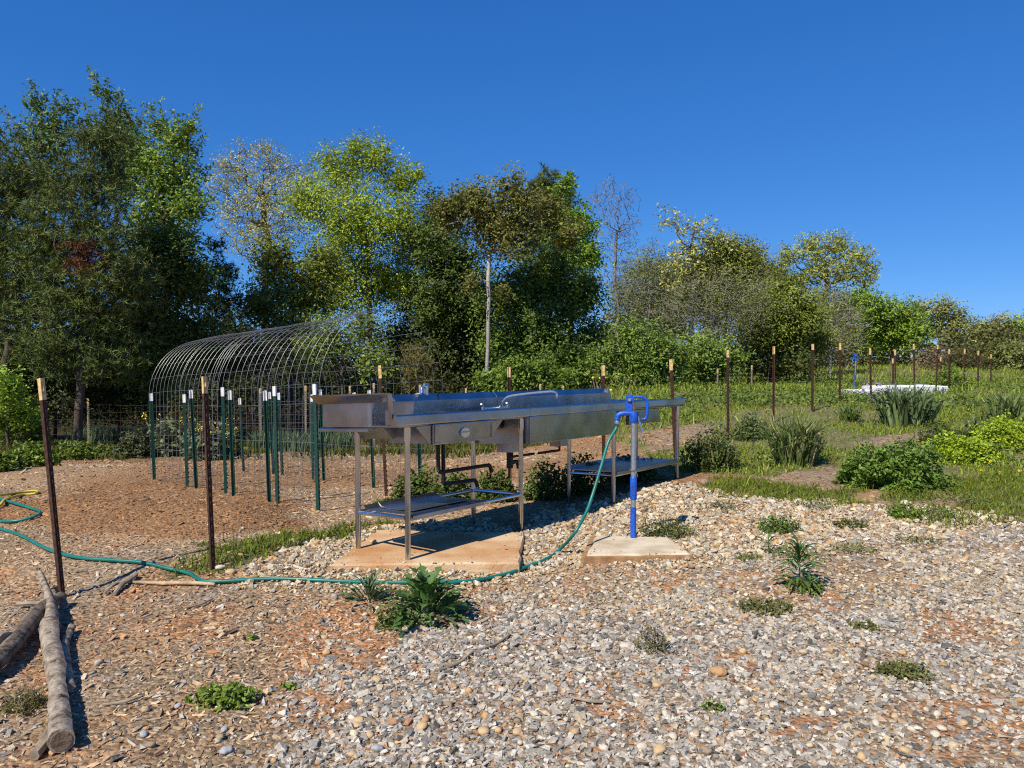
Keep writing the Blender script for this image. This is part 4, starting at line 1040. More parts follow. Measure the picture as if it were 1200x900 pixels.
# ------------------------------------------------------------------ leafy plants
def mound(name, label, px, py_base, d, wpx, hpx, base, nleaf, L, W, cat='plant', group=None, depth=1.0, up=.5, mat='leaf', sparse=0):
    """a bushy dome of small leaves; px, py_base locate its foot on the ground"""
    g_ = G(px, py_base) if d is None else at(px, py_base, d)
    dd = g_[1]; rx, rz_ = wpx * .5 * dd / FPX, hpx * dd / FPX; ry = rx * depth
    cx, cy = g_[0], g_[1] + ry * .8
    o_ = thing(name, label, cat, (cx, cy, tz1(cx, cy)), 0, group)
    base = tuple(q_ * 1.35 for q_ in base); n = nleaf; u_ = unit(rng.normal(0, 1, (n, 3))); u_[:, 2] = np.abs(u_[:, 2])
    rr = rng.uniform(.0, 1, (n, 1)) ** .33
    lump = 1 + .6 * (vnoise(u_[:, :1] * 3 + px, u_[:, 1:2] * 3 + u_[:, 2:] * 2, 7) - .5) + .35 * (vnoise(u_[:, :1] * 7 + px, u_[:, 1:2] * 7 + u_[:, 2:] * 5, 9) - .5)
    c = u_ * rr * lump * np.array([rx, ry, rz_])
    if sparse: c = c[vnoise(c[:, 0] * 9 / max(rx, .1), c[:, 1] * 9 / max(rx, .1), 3) > sparse]
    n = len(c)
    v, f, tt = leaves(c, L * rng.uniform(.6, 1.3, n), W * rng.uniform(.7, 1.2, n), up, greens(n, base, .22, .25))
    v[:, 2] = np.maximum(v[:, 2], tz(v[:, 0] + cx, v[:, 1] + cy) - tz1(cx, cy) + .002)
    mesh_np('foliage', v, [f], M[mat], o_, tt)
    st = MB()
    for k in range(7):
        a_ = rng.uniform(0, 6.28); r_ = rng.uniform(.1, .6)
        st.tube([(.15 * rx * math.cos(a_), .15 * ry * math.sin(a_), -.01), (r_ * rx * math.cos(a_) * .7, r_ * ry * math.sin(a_) * .7, rz_ * .35), (r_ * rx * math.cos(a_), r_ * ry * math.sin(a_), rz_ * .7)], [.004, .003, .002], 4)
    tag(st.build('stems', M['greywood'], o_), kind='stuff')
    return o_

mound('leafy_mound', 'broad dark green leafy mound beside the gravel on the right', 1066, 578, None, 128, 50, (.085, .165, .035), 9000, .05, .03, depth=.8)
mound('leafy_mound', 'bright lime green mound right of the dark green mound', 1142, 545, None, 84, 32, (.20, .30, .025), 5200, .045, .028, depth=.8)
mound('leafy_mound', 'bright lime green mound cut off by the right edge', 1196, 530, None, 84, 34, (.20, .30, .025), 5200, .045, .028, depth=.8)
mound('leafy_weed', 'low dark leafy weed in front of the strappy clump', 835, 555, None, 62, 50, (.06, .10, .035), 2600, .06, .02, depth=.8)
mound('leafy_weed', 'grey-green weed between the two strappy clumps', 885, 518, None, 50, 30, (.075, .12, .05), 1600, .06, .025, depth=.8)
mound('leafy_weed', 'dark low plant left of the lime mounds', 1110, 525, None, 50, 26, (.05, .09, .03), 1500, .05, .02, depth=.8)
mound('leafy_weed', 'green bush behind the white row cover at right', 1118, 452, 24, 42, 30, (.10, .17, .03), 1300, .10, .05, depth=.8)
# weeds growing under and behind the table
for k, (px, py, wp, hp_) in enumerate(((485, 588, 60, 36), (530, 590, 60, 32), (580, 590, 55, 40), (640, 588, 60, 46), (683, 580, 50, 42), (740, 566, 70, 30), (455, 600, 40, 14))):
    mound('leafy_weed', ['weed behind the left shelf of the table', 'weed under the black drain pipes', 'weed behind the open half of the left shelf', 'leafy weed under the sink basin', 'leafy weed under the right end of the sink basin', 'weed in the shade under the right shelf', 'low weed behind the left table legs'][k], px, py, None, wp, hp_, (.055, .10, .028), 1500, .055, .03, group='weeds under the wash table', depth=.7)
# beds at the back left
for k, (px, py, wp, hp_, c_) in enumerate(((20, 548, 70, 26, (.10, .17, .03)), (75, 540, 60, 22, (.10, .16, .03)), (-25, 556, 60, 24, (.09, .15, .03)), (112, 536, 40, 14, (.10, .15, .04)), (150, 538, 44, 30, (.055, .08, .05)))):
    mound('leafy_plant', ['bright leafy plant at the left edge of the far bed', 'bright leafy plant second from the left edge', 'leafy plant partly off the left edge', 'low leafy plant before the onion bed', 'dark greyish leafy plant at the far end of the tunnel'][k], px, py, None, wp, hp_, c_, 1800, .08, .05, group='leafy plants in the far left bed', depth=.8)
for k, (px, py, wp, hp_) in enumerate(((190, 536, 46, 40), (232, 540, 50, 46), (262, 538, 36, 34))):
    o_ = mound('kale_plant', ['leftmost grey-green kale gone to yellow flower', 'middle grey-green kale gone to yellow flower', 'rightmost grey-green kale gone to yellow flower'][k] + ' inside the wire tunnel', px, py, None, wp, hp_, (.10, .14, .095), 900, .13, .085, group='flowering kale by the tunnel', depth=.8)
    st = MB(); fl = []
    for j in range(14):
        x_, y_ = rng.normal(0, .28), rng.normal(0, .2); h_ = rng.uniform(.55, .95)
        st.tube([(x_ * .5, y_ * .5, .2), (x_, y_, h_)], [.006, .003], 4)
        for q in range(7): fl.append((x_ + rng.normal(0, .03), y_ + rng.normal(0, .03), h_ - q * .022))
    tag(st.build('flower_stalks', M['greywood'], o_), kind='stuff')
    v, f, _ = leaves(np.array(fl), .035, .03, 1)
    tag(mesh_np('flowers', v, [f], M['flower_y'], o_), kind='stuff')

def strappy(name, label, px, py, wpx, hpx, n, W, base, d=None, group=None, lean=.6, flower=None, dead=.0):
    g_ = G(px, py) if d is None else at(px, py, d); dd = g_[1]; rx, hz = wpx * .5 * dd / FPX, hpx * dd / FPX
    cx, cy = g_[0], g_[1] + rx * .4
    o_ = thing(name, label, 'plant', (cx, cy, tz1(cx, cy)), 0, group)
    r_ = rng.random(n) ** .6; a_ = rng.uniform(0, 6.283, n); root = np.stack([r_ * np.cos(a_) * rx * .5, r_ * np.sin(a_) * rx * .4, np.full(n, -.02)], -1)
    out = np.stack([np.cos(a_), np.sin(a_)], -1) * (lean * r_ * rx / hz)[:, None] * 1.1 + rng.normal(0, .33, (n, 2))
    v, q_, t_, c = blades(root, hz * rng.uniform(.65, 1.1, n), W * rng.uniform(.7, 1.2, n), out, greens(n, tuple(q_ * 1.25 for q_ in base), .25, .2), .95)
    if dead:
        m_ = np.repeat(rng.random(n) < dead, 5); c[m_] = np.array([.42, .33, .2]) * rng.uniform(.7, 1.2)
    mesh_np('leaves', v, [q_, t_], M['grass'], o_, c)
    if flower:
        fl = np.stack([rng.normal(-rx * .5, rx * .25, 40), rng.normal(0, rx * .3, 40), rng.normal(hz * .75, hz * .1, 40)], -1)
        v, f, _ = leaves(fl, .07, .06, 1); tag(mesh_np('flowers', v, [f], M[flower], o_), kind='stuff')
    return o_
strappy('daylily_clump', 'large clump of strappy green leaves right of the wash table', 938, 548, 92, 70, 460, .026, (.095, .15, .06), lean=.4, dead=.08)
strappy('daylily_clump', 'small clump of strappy leaves at the right end of the wash table', 842, 553, 60, 46, 220, .02, (.08, .13, .05), dead=.04)
strappy('iris_clump', 'broad clump of blue-green sword leaves before the white row cover', 1072, 501, 106, 56, 360, .052, (.105, .17, .095), lean=.35, flower='flower_p')
strappy('iris_clump', 'sword leaves of an iris at the right edge behind the lime mounds', 1186, 497, 60, 46, 150, .045, (.10, .16, .07), lean=.4)
strappy('iris_clump', 'pale spiky leaves between the iris clump and the lime mounds', 1150, 508, 40, 26, 90, .035, (.10, .15, .08), lean=.6)
strappy('grass_tuft', 'dark grassy tuft in front of the irises on the right', 1138, 520, 50, 22, 180, .02, (.05, .10, .03), lean=.7)
strappy('daylily_clump', 'strappy leaves in the grass left of the iris clump', 998, 495, 36, 24, 100, .03, (.09, .15, .05))
o_ = thing('onion_bed', 'bed of upright blue-green onion leaves before the wood', 'plants', (*G(120, 522)[:2], G(120, 522)[2]))
ox, oy = G(120, 522)[:2]; n = 900
x = rng.uniform(-1.0, 1.0, n); y = rng.uniform(0, 1.0, n); root = np.stack([x, y, tz(x + ox, y + oy) - o_.location[2]], -1)
v, q_, t_, c = blades(root, .52 * rng.uniform(.7, 1.15, n), .028, rng.normal(0, .22, (n, 2)), greens(n, (.10, .17, .12), .2, .08))
tag(mesh_np('onion_leaves', v, [q_, t_], M['grass'], o_, c), kind='stuff')
o_ = thing('onion_bed', 'bed of blue-green onion leaves seen through the wire tunnel', 'plants', (*G(345, 530)[:2], G(345, 530)[2]))
ox, oy = G(345, 530)[:2]
x = rng.uniform(-1.1, 1.2, n); y = rng.uniform(0, 1.0, n); root = np.stack([x, y, tz(x + ox, y + oy) - o_.location[2]], -1)
v, q_, t_, c = blades(root, .50 * rng.uniform(.7, 1.15, n), .028, rng.normal(0, .22, (n, 2)), greens(n, (.09, .15, .10), .2, .08))
tag(mesh_np('onion_leaves', v, [q_, t_], M['grass'], o_, c), kind='stuff')

# low weeds in the gravel
for (px, py, wp, hp_, nl, c_, lab, L_, W_) in (
    (258, 835, 74, 20, 900, (.10, .17, .03), 'bright low weed mat on the mulch at lower left', .032, .016),
    (788, 634, 70, 22, 1500, (.06, .09, .03), 'dark low grassy weed clump behind the hydrant slab', .035, .010),
    (918, 628, 48, 18, 1200, (.065, .13, .03), 'compact green weed cushion above the lance-leaved plant', .03, .014),
    (1003, 622, 44, 12, 700, (.07, .10, .03), 'low weed cushion right of the green cushion', .03, .012),
    (905, 722, 76, 14, 900, (.09, .11, .045), 'flat olive weed mat below the lance-leaved plant', .03, .012),
    (952, 698, 40, 16, 500, (.10, .14, .03), 'small olive weed at the foot of the lance-leaved plant', .03, .012),
    (1070, 800, 62, 14, 700, (.085, .11, .045), 'flat olive weed in the gravel at lower right', .03, .012),
    (1020, 742, 36, 8, 350, (.08, .105, .04), 'small flat weed near the bare clay patch', .028, .012),
    (880, 660, 34, 6, 260, (.09, .12, .04), 'thin flat weed left of the lance-leaved plant', .028, .012),
    (1068, 612, 40, 18, 700, (.09, .17, .03), 'bright weed in the gravel before the dark green mound', .035, .018),
    (1110, 612, 50, 12, 600, (.08, .13, .035), 'grassy weed at the gravel edge on the right', .03, .012),
    (1010, 652, 60, 12, 320, (.10, .13, .05), 'sparse weed scatter in the pale gravel', .03, .012),
    (850, 600, 50, 10, 320, (.085, .11, .05), 'thin weed in the pale gravel below the grass strip', .03, .012),
    (940, 660, 90, 10, 420, (.09, .12, .04), 'scattered flat weeds round the lance-leaved plant', .028, .012),
    (1090, 640, 60, 8, 240, (.09, .12, .04), 'thin weeds in the pale gravel far right', .028, .012),
    (960, 600, 50, 8, 300, (.085, .12, .04), 'thin weeds between the two low cushions', .028, .012),
    (838, 838, 30, 14, 90, (.11, .17, .04), 'tiny weed sprig in the gravel at bottom right', .03, .016),
    (294, 752, 16, 10, 40, (.11, .19, .03), 'tiny green sprig on the reddish mulch', .03, .016),
    (336, 812, 22, 8, 50, (.11, .19, .03), 'tiny green sprout right of the low weed mat', .03, .016),
    (16, 840, 60, 22, 500, (.10, .10, .05), 'dry greenish grass tuft between the logs at lower left', .05, .006),
    (462, 742, 50, 24, 500, (.075, .11, .035), 'small scraggly weed in front of the large leafy weed', .03, .014),
    (1135, 598, 120, 10, 900, (.09, .13, .035), 'weedy grass edge at the right side', .03, .012)):
    mound('ground_weed', lab, px, py, None, wp, hp_, c_, nl, L_, W_, cat='weed', depth=.8, sparse=.25)
# purple-flowered weed
o_ = mound('flowering_weed', 'thin purple-tinged weed standing in the grey gravel', 768, 770, None, 44, 34, (.10, .11, .06), 420, .022, .010, cat='weed', depth=1, sparse=.2)
fl = rng.normal(0, 1, (45, 3)) * np.array([.05, .05, .02]) + np.array([0, 0, .115]); v, f, _ = leaves(fl, .014, .012, 1)
tag(mesh_np('flowers', v, [f], M['flower_p'], o_), kind='stuff')

# weeds whose leaves can be picked apart: every leaf is a part
def leaf_mesh(kind):
    n_ = 11 if kind == 'lobed' else 9; L_, vs_, fs_ = 1.0, [], []
    for i in range(n_ + 1):
        t_ = i / n_
        if kind == 'lobed': w_ = .115 * math.sin(math.pi * min(1, t_ * .92 + .06)) * (1.55 if i % 2 else .34) * (.6 + .8 * t_)
        elif kind == 'lance': w_ = .082 * math.sin(math.pi * (t_ * .97 + .015)) ** .8
        else: w_ = .055 * math.sin(math.pi * (t_ * .95 + .03)) ** .6
        z_ = .30 * t_ - .42 * t_ * t_ * t_; x_ = t_
        wob = .02 * math.sin(i * 2.1)
        vs_ += [(x_, -w_, z_ + w_ * .35 + wob), (x_, 0, z_), (x_, w_, z_ + w_ * .35 - wob)]
    for i in range(n_):
        a_ = i * 3; fs_ += [(a_, a_ + 1, a_ + 4, a_ + 3), (a_ + 1, a_ + 2, a_ + 5, a_ + 4)]
    return vs_, fs_
def leaf_shared(name, kind, colors):
    out = []
    for c_ in colors:
        vs_, fs_ = leaf_mesh(kind)
        me = bpy.data.meshes.new('leaf'); me.from_pydata(vs_, [], fs_); me.update()
        a_ = me.color_attributes.new('tint', 'FLOAT_COLOR', 'POINT')
        dat = np.ones((len(vs_), 4), np.float32); dat[:, :3] = c_; dat[1::3, :3] *= 1.35
        a_.data.foreach_set('color', dat.ravel())
        me.polygons.foreach_set('use_smooth', [True] * len(me.polygons))
        me.materials.append(M['leaf']); out.append(me)
    return out
LOB = leaf_shared('lobed', 'lobed', [(.06, .125, .03), (.075, .15, .035), (.10, .18, .05), (.05, .10, .03)])
LAN = leaf_shared('lance', 'lance', [(.075, .15, .03), (.09, .18, .035), (.06, .12, .03)])
NAR = leaf_shared('narrow', 'narrow', [(.085, .13, .055), (.10, .15, .06), (.07, .105, .04)])
def leafy(name, label, loc, n, Lr, els, meshes, h=0, stem=True, rad=.02):
    o_ = thing(name, label, 'weed', loc)
    if stem:
        MB().tube([(0, 0, -.01), (.006, .004, h * .5 + .01), (0, .0, h + .02)], [.007, .005, .003], 6).build('stem', M['green_steel'] if False else solid('weed_stem', (.10, .15, .05), .6), o_, smooth=True)
    for k in range(n):
        l_ = bpy.data.objects.new('leaf', random.choice(meshes)); col.objects.link(l_); l_.parent = o_
        f = k / max(1, n - 1); yaw = k * 2.39996 + random.uniform(-.4, .4)
        el = els[0] + (els[1] - els[0]) * f + random.uniform(-.15, .15); s_ = random.uniform(*Lr)
        z_ = h * f + .008
        l_.location = (rad * math.cos(yaw) * (1 - f), rad * math.sin(yaw) * (1 - f), z_)
        l_.rotation_euler = (random.uniform(-.4, .4), -el, yaw); l_.scale = (s_, s_ * random.uniform(.8, 1.15), s_)
    return o_
g_ = G(500, 726); leafy('leafy_weed', 'large jagged-leaved green weed in front of the concrete slab', g_, 110, (.11, .23), (.05, 1.25), LOB, h=.10, rad=.12)
g_ = G(478, 738); leafy('leafy_weed', 'low jagged weed at the lower left of the large weed', g_, 16, (.09, .15), (.05, .8), LOB, h=.03, rad=.06)
g_ = G(433, 708); leafy('leafy_weed', 'smaller narrow-leaved weed left of the large jagged weed', g_, 48, (.10, .19), (.0, 1.2), NAR, h=.05, rad=.07)
g_ = G(936, 690); leafy('lance_leaved_weed', 'upright lance-leaved weed in the gravel on the right', (g_[0], g_[1], g_[2]), 70, (.08, .165), (-.3, .75), LAN, h=.25, rad=.04)
g_ = G(900, 648); leafy('lance_leaved_weed', 'small lance-leaved sprout left of the green weed cushion', g_, 14, (.08, .13), (-.1, .6), LAN, h=.10, rad=.02)

# dandelions
for (px, py) in ((1160, 551), (1150, 562), (1195, 563), (1172, 566)):
    g_ = G(px, py); o_ = thing('dandelion', 'yellow dandelion flower in the grass before the lime mounds', 'flower', g_, 0, 'dandelions on the right')
    MB().tube([(0, 0, -.01), (.004, 0, .10)], .0025, 5).build('stem', M['green_steel'], o_)
    c_ = unit(rng.normal(0, 1, (26, 3))) * .015 + np.array([0, 0, .105]); v, f, _ = leaves(c_, .02, .01, .5)
    tag(mesh_np('petals', v, [f], M['flower_y'], o_), kind='stuff')

# ------------------------------------------------------------------ trees
def tubes_np(A, B, ra, rb, k=4):
    """separate tapered tubes A->B"""
    n = len(A); d_ = unit(B - A); ref = np.where(np.abs(d_[:, 2:3]) < .9, np.array([[0, 0, 1.]]), np.array([[1., 0, 0]]))
    a_ = unit(np.cross(d_, ref)); b_ = np.cross(a_, d_)
    th = np.arange(k) * 2 * np.pi / k; cs, sn = np.cos(th)[None, :, None], np.sin(th)[None, :, None]
    off = a_[:, None] * cs + b_[:, None] * sn
    v = np.concatenate([A[:, None] + off * ra[:, None, None], B[:, None] + off * rb[:, None, None]], 1).reshape(-1, 3)
    i = np.arange(k); j = (i + 1) % k
    f = np.stack([i, j, k + j, k + i], -1)[None] + (np.arange(n) * 2 * k)[:, None, None]
    return v, f.reshape(-1, 4)

def skeleton(base, top, blobs, n, pen=.35, seed=1, wob=.04):
    """branching skeleton: trunk from base to top, then crown points joined to the tree one by one"""
    r_ = np.random.default_rng(seed); base = np.array(base); top = np.array(top)
    m = 9; h = np.linalg.norm(top - base)
    tr = [base + (top - base) * k / m + (np.append(r_.normal(0, wob * h * .25, 2), 0) if 0 < k < m else 0) for k in range(m + 1)]
    P_ = np.zeros((m + 1 + n, 3)); P_[:m + 1] = tr; par = np.zeros(m + 1 + n, int); par[1:m + 1] = np.arange(m); par[0] = -1
    pl = np.zeros(m + 1 + n); pl[:m + 1] = np.arange(m + 1) / m * h * .35
    ar = np.array([b[3] * b[4] * b[5] for b in blobs]) ** .8; ar /= ar.sum()
    bi_ = r_.choice(len(blobs), n, p=ar); u_ = unit(r_.normal(0, 1, (n, 3))) * (r_.random((n, 1)) ** .42)
    B_ = np.array(blobs)[bi_]; pts = B_[:, :3] + u_ * B_[:, 3:6] * np.clip(r_.normal(1, .1, (n, 1)), .7, 1.25)
    start = P_[max(2, m // 3):m + 1]
    dist = np.min(np.linalg.norm(pts[:, None] - start[None], axis=2), axis=1)
    pts = pts[np.argsort(dist)]
    c = m + 1; low = max(2, m // 3)
    for q in pts:
        d_ = np.linalg.norm(P_[low:c] - q, axis=1) + pen * pl[low:c] + .25 * np.maximum(0, P_[low:c, 2] - q[2])
        k = int(np.argmin(d_)) + low
        P_[c] = q; par[c] = k; pl[c] = pl[k] + np.linalg.norm(q - P_[k]); c += 1
    w_ = np.zeros(c); ch = np.bincount(par[1:], minlength=c); w_[ch == 0] = 1
    for k in range(c - 1, 0, -1): w_[par[k]] += w_[k]
    return P_, par, w_, ch

tree_i = 0
def tree(name, label, d, px, circles, base, leafpx=4.5, cover=2.0, n=160, r0=.02, kind='leaf', bark=(.10, .08, .065), asp=.5, top=None, var=.14, yel=.2, group='trees along the edge of the garden', spread=1.0, shoots=(), mintw=.12, seed=None, twig=True, zoff=0, depthf=.8, accent=None, up=.35, cat='tree', pen=.35, wob=.04, fill=.7):
    """circles: photo circles (px, py, r) that the crown fills, at depth d"""
    global tree_i, rng
    tree_i += 1; sd = seed or tree_i * 13 + 5; rng = np.random.default_rng(sd); sc = d / FPX
    bx_, by_ = (px - 600) * sc, d; bz = tz1(bx_, by_)
    blobs = [(*at(a_, b_, d + rng.normal(0, .4)), c_ * sc, c_ * sc * depthf, c_ * sc) for a_, b_, c_ in circles]
    if top is None:
        bl = np.array(blobs); wgt = bl[:, 3] ** 2; cz = (bl[:, 2] * wgt).sum() / wgt.sum(); cx = (bl[:, 0] * wgt).sum() / wgt.sum()
        tp = (cx * .7 + bx_ * .3, d, max(cz, bz + .5))
    else: tp = tuple(at(top[0], top[1], d))
    P_, par, w_, ch = skeleton((bx_, by_, bz - .1), tp, blobs, n, pen, sd, wob)
    org = np.array([bx_, by_, bz]); P_ = P_ - org
    o_ = thing(name, label, cat, org, 0, group)
    A, B = P_[par[1:]], P_[1:]; e_ = .5; ra = r0 * .55 * w_[par[1:]] ** e_; rb = r0 * .55 * w_[1:] ** e_
    ra = np.minimum(ra, rb * 1.5 + .003)
    big = w_[1:] > max(3, n * .02)
    v, f = tubes_np(A[big], B[big], ra[big], rb[big], 7)
    tnt = np.array(bark) * np.repeat(rng.uniform(.8, 1.2, (big.sum(), 1)), 14, 0)
    mesh_np('trunk', v, [f], M['bark'], o_, tnt, smooth=True)
    faces_v = []; tv, tf = tubes_np(A[~big], B[~big], np.maximum(ra[~big], mintw * sc), np.maximum(rb[~big] * .7, mintw * .7 * sc), 3)
    SH = []
    for (x0, y0, x1, y1) in shoots:              # long whippy shoots above the crown
        a_, b_ = at(x0, y0, d), at(x1, y1, d); m_ = int(np.linalg.norm(b_ - a_) / (9 * sc)) + 2; dv = rng.normal(0, 4 * sc, 3)
        SH.append(np.array([a_ + (b_ - a_) * q_ + dv * math.sin(q_ * 3) for q_ in np.linspace(0, 1, m_)]) - org)
    if SH:
        sv, sf = tubes_np(np.concatenate([s_[:-1] for s_ in SH]), np.concatenate([s_[1:] for s_ in SH]), np.full(sum(len(s_) - 1 for s_ in SH), .4 * sc), np.full(sum(len(s_) - 1 for s_ in SH), .3 * sc), 3)
        tf = np.concatenate([tf, sf + len(tv)]); tv = np.concatenate([tv, sv])
    mesh_np('twigs', tv, [tf], M['bark'], o_, np.tile(np.array(bark) * 1.05, (len(tv), 1)))['kind'] = 'stuff'
    if cover <= 0: return o_
    leafpx = leafpx * .88; leafpx *= 1.0; L_ = leafpx * sc; area = sum(math.pi * c_[2] ** 2 for c_ in circles)
    nl = int(cover * area / (leafpx * leafpx * asp * .5))
    ex = 2 * n                                   # more clump centres through the crown's volume
    ar = np.array([b_[3] ** 2 for b_ in blobs]); ar /= ar.sum(); bi_ = rng.choice(len(blobs), ex, p=ar)
    eb = np.array(blobs)[bi_]; ep = eb[:, :3] + unit(rng.normal(0, 1, (ex, 3))) * rng.random((ex, 1)) ** .4 * eb[:, 3:6] - org
    if cover > .3: nodes = np.concatenate([P_[10:], ep]); wn = np.concatenate([1 / np.sqrt(w_[10:]), np.full(ex, fill)])
    else: nodes = P_[10:]; wn = 1 / np.sqrt(w_[10:])
    wn = wn * rng.lognormal(0, .5, len(wn)); wn /= wn.sum()
    sp_ = spread * np.mean([b_[3] for b_ in blobs]) * 1.5 / max(3, (3 * n / len(blobs)) ** (1 / 3)) * .6
    nl = int(nl * (1.45 if kind == 'leaf' else 1.5))
    base = tuple(q_ * 1.78 for q_ in base)
    if kind == 'leaf':
        k = rng.choice(len(nodes), nl, p=wn); c = nodes[k] + rng.normal(0, sp_, (nl, 3)) * np.array([1, 1, .75])
        nodec = np.clip(rng.normal(1, .2, (len(nodes), 1)), .5, 1.6)[k]
        cen = nodes.mean(0); nd = (unit(nodes - cen) * .6 + np.array([0, -.15, .75]) + rng.normal(0, .55, nodes.shape))[k]; nd = unit(nd)
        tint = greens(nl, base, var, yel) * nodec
        if accent is not None:
            m_ = (rng.random(len(nodes)) < accent[1])[k]; tint[m_] = np.array(accent[0]) * rng.uniform(.7, 1.3, (m_.sum(), 1))
        if SH:
            sp3 = np.repeat(np.concatenate(SH), 16, 0); c = np.concatenate([c, sp3 + rng.normal(0, 2.9 * sc, sp3.shape)]); tint = np.concatenate([tint, greens(len(sp3), base, var, yel)]); nd = np.concatenate([nd, unit(rng.normal(0, 1, sp3.shape) + np.array([0, -.3, .5]))]); nl = len(c)
        c[:, 2] = np.maximum(c[:, 2], .05)
        v, f, tt = leaves(c, L_ * rng.uniform(.6, 1.4, nl), L_ * asp * rng.uniform(.7, 1.3, nl), up, tint, nd)
    else:
        nt_ = int(nl * 1.5) // 12; k = rng.choice(len(nodes), nt_, p=wn); c = nodes[k] + rng.normal(0, sp_, (nt_, 3)) * np.array([1, 1, .6])
        tint = greens(nt_, base, var, yel)
        if accent is not None:
            m_ = (np.linalg.norm((c + org - at(accent[1], accent[2], d)) * np.array([1, .3, 1]), axis=1) < accent[3] * sc); tint[m_] = np.array(accent[0]) * rng.uniform(.6, 1.3, (m_.sum(), 1))
        v, f, tt = needles(c, 12, L_ * 2.1, L_ * .27, tint)
    if kind == 'leaf' and cover > .7:             # larger, denser foliage in the heart of the crown
        nc = int(nl * .13); bi_ = rng.choice(len(blobs), nc, p=ar); eb = np.array(blobs)[bi_]
        cc_ = eb[:, :3] + unit(rng.normal(0, 1, (nc, 3))) * rng.random((nc, 1)) ** .5 * .68 * eb[:, 3:6] - org
        cc_[:, 2] = np.maximum(cc_[:, 2], .1)
        v2, f2, t2 = leaves(cc_, L_ * rng.uniform(1.5, 2.6, nc), L_ * asp * rng.uniform(1.6, 2.6, nc), up, greens(nc, base, var, yel))
        f = np.concatenate([f, f2 + len(v)]); v = np.concatenate([v, v2]); tt = np.concatenate([tt, t2])
    mesh_np('crown', v, [f], M['leaf' if kind == 'leaf' else 'needle'], o_, tt)
    return o_

PINE = (.050, .080, .028); DARK = (.035, .065, .018); MID = (.065, .12, .025); BRIGHT = (.12, .20, .03); OLIVE = (.11, .14, .032); TANL = (.235, .245, .09); BRONZE = (.085, .10, .028); GREYB = (.20, .185, .155)
T = tree
# left wood
T('pine_tree', 'dark pine filling the upper left edge', 21, 12, [(-30, 250, 70), (15, 205, 42), (-15, 160, 32), (25, 330, 60), (-20, 400, 70)], PINE, 4.5, 2.18, 170, .022, 'needle')
T('pine_tree', 'tall dark pine with a rust-brown dead bough near the left', 20, 90, [(85, 245, 58), (105, 195, 42), (128, 165, 27), (110, 315, 62), (55, 300, 52), (75, 390, 60), (150, 340, 45), (125, 410, 45)], PINE, 4.5, 2.18, 220, .022, 'needle', accent=((.16, .07, .03), 118, 308, 26))
T('poplar_tree', 'slender bright green tree with whippy top shoots at the far left', 24, 62, [(50, 170, 40), (38, 122, 14), (75, 128, 14), (55, 220, 45), (62, 145, 22)], (.07, .125, .04), 5, .9, 150, .014, pen=.15, shoots=((50, 170, 34, 96), (45, 150, 52, 112), (60, 160, 68, 110), (70, 165, 88, 118), (40, 180, 5, 132)))
T('poplar_tree', 'tallest whippy green tree rising above the dark pine', 24, 138, [(128, 112, 14), (112, 105, 7), (140, 140, 22), (120, 160, 28), (150, 170, 30), (140, 210, 35)], (.07, .125, .04), 5, .9, 150, .014, pen=.15, shoots=((130, 150, 106, 84), (132, 150, 126, 96), (140, 150, 142, 108), (150, 160, 170, 122), (120, 150, 100, 120)))
T('poplar_tree', 'green tree with airy shoots at the right of the left group', 23.5, 190, [(208, 165, 24), (222, 148, 10), (185, 150, 16), (200, 210, 42), (185, 260, 48), (222, 240, 26), (170, 190, 30)], (.095, .16, .03), 5, 1.4, 190, .016, pen=.2, shoots=((205, 180, 188, 120), (210, 180, 205, 132), (212, 180, 232, 126), (215, 200, 240, 158), (215, 220, 246, 195), (190, 170, 176, 124)))
T('broadleaf_tree', 'mid green leafy tree below the airy shoots', 22.5, 178, [(190, 305, 52), (222, 330, 40), (165, 380, 52), (215, 400, 45), (175, 435, 45)], (.045, .085, .02), 4.6, 2.47, 170, .018)
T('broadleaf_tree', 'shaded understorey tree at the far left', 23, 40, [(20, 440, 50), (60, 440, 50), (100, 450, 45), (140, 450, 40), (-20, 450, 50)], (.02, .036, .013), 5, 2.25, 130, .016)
T('cedar_tree', 'dark narrow cedar at the right end of the left group', 25, 255, [(256, 325, 20), (262, 365, 30), (254, 290, 9), (248, 410, 36), (285, 400, 26), (300, 420, 26)], (.025, .045, .018), 4.4, 2.2, 150, .018, 'needle')
T('broadleaf_shrub', 'pale green leafy shrub at the left edge by the beds', 18.5, 8, [(10, 455, 26), (-15, 460, 30), (22, 485, 20), (5, 495, 26)], (.13, .22, .03), 5, 2.0, 70, .012, cat='shrub', group=None)
T('cedar_sapling', 'small yellowish green cedar sapling beside the pale shrub', 19, 42, [(42, 475, 10), (42, 495, 14), (42, 512, 16)], (.075, .10, .02), 3.6, 2.2, 50, .010, 'needle', cat='shrub', group=None)
# centre left
T('oak_tree', 'tall oak with pale tan spring leaves and dark branches', 38, 318, [(265, 215, 26), (285, 190, 26), (315, 185, 24), (342, 205, 26), (275, 255, 28), (330, 250, 42), (300, 225, 30), (258, 190, 10), (300, 290, 30)], TANL, 2.8, .68, 520, .022, bark=(.055, .045, .04), pen=.3, spread=.8)
T('broadleaf_tree', 'tall light green tree rounded at the top, right of the tan oak', 30, 438, [(398, 200, 36), (440, 185, 30), (470, 215, 28), (365, 235, 34), (415, 260, 55), (465, 260, 34), (400, 330, 52), (450, 330, 42), (415, 172, 14), (490, 205, 10)], (.165, .23, .028), 3.8, 1.35, 330, .017, bark=(.17, .15, .13), pen=.28)
T('broadleaf_tree', 'olive green smaller tree in front of the tan oak', 27, 345, [(325, 310, 36), (355, 345, 38), (310, 360, 34), (380, 310, 28), (345, 390, 40)], (.09, .125, .03), 4.6, 1.95, 180, .015)
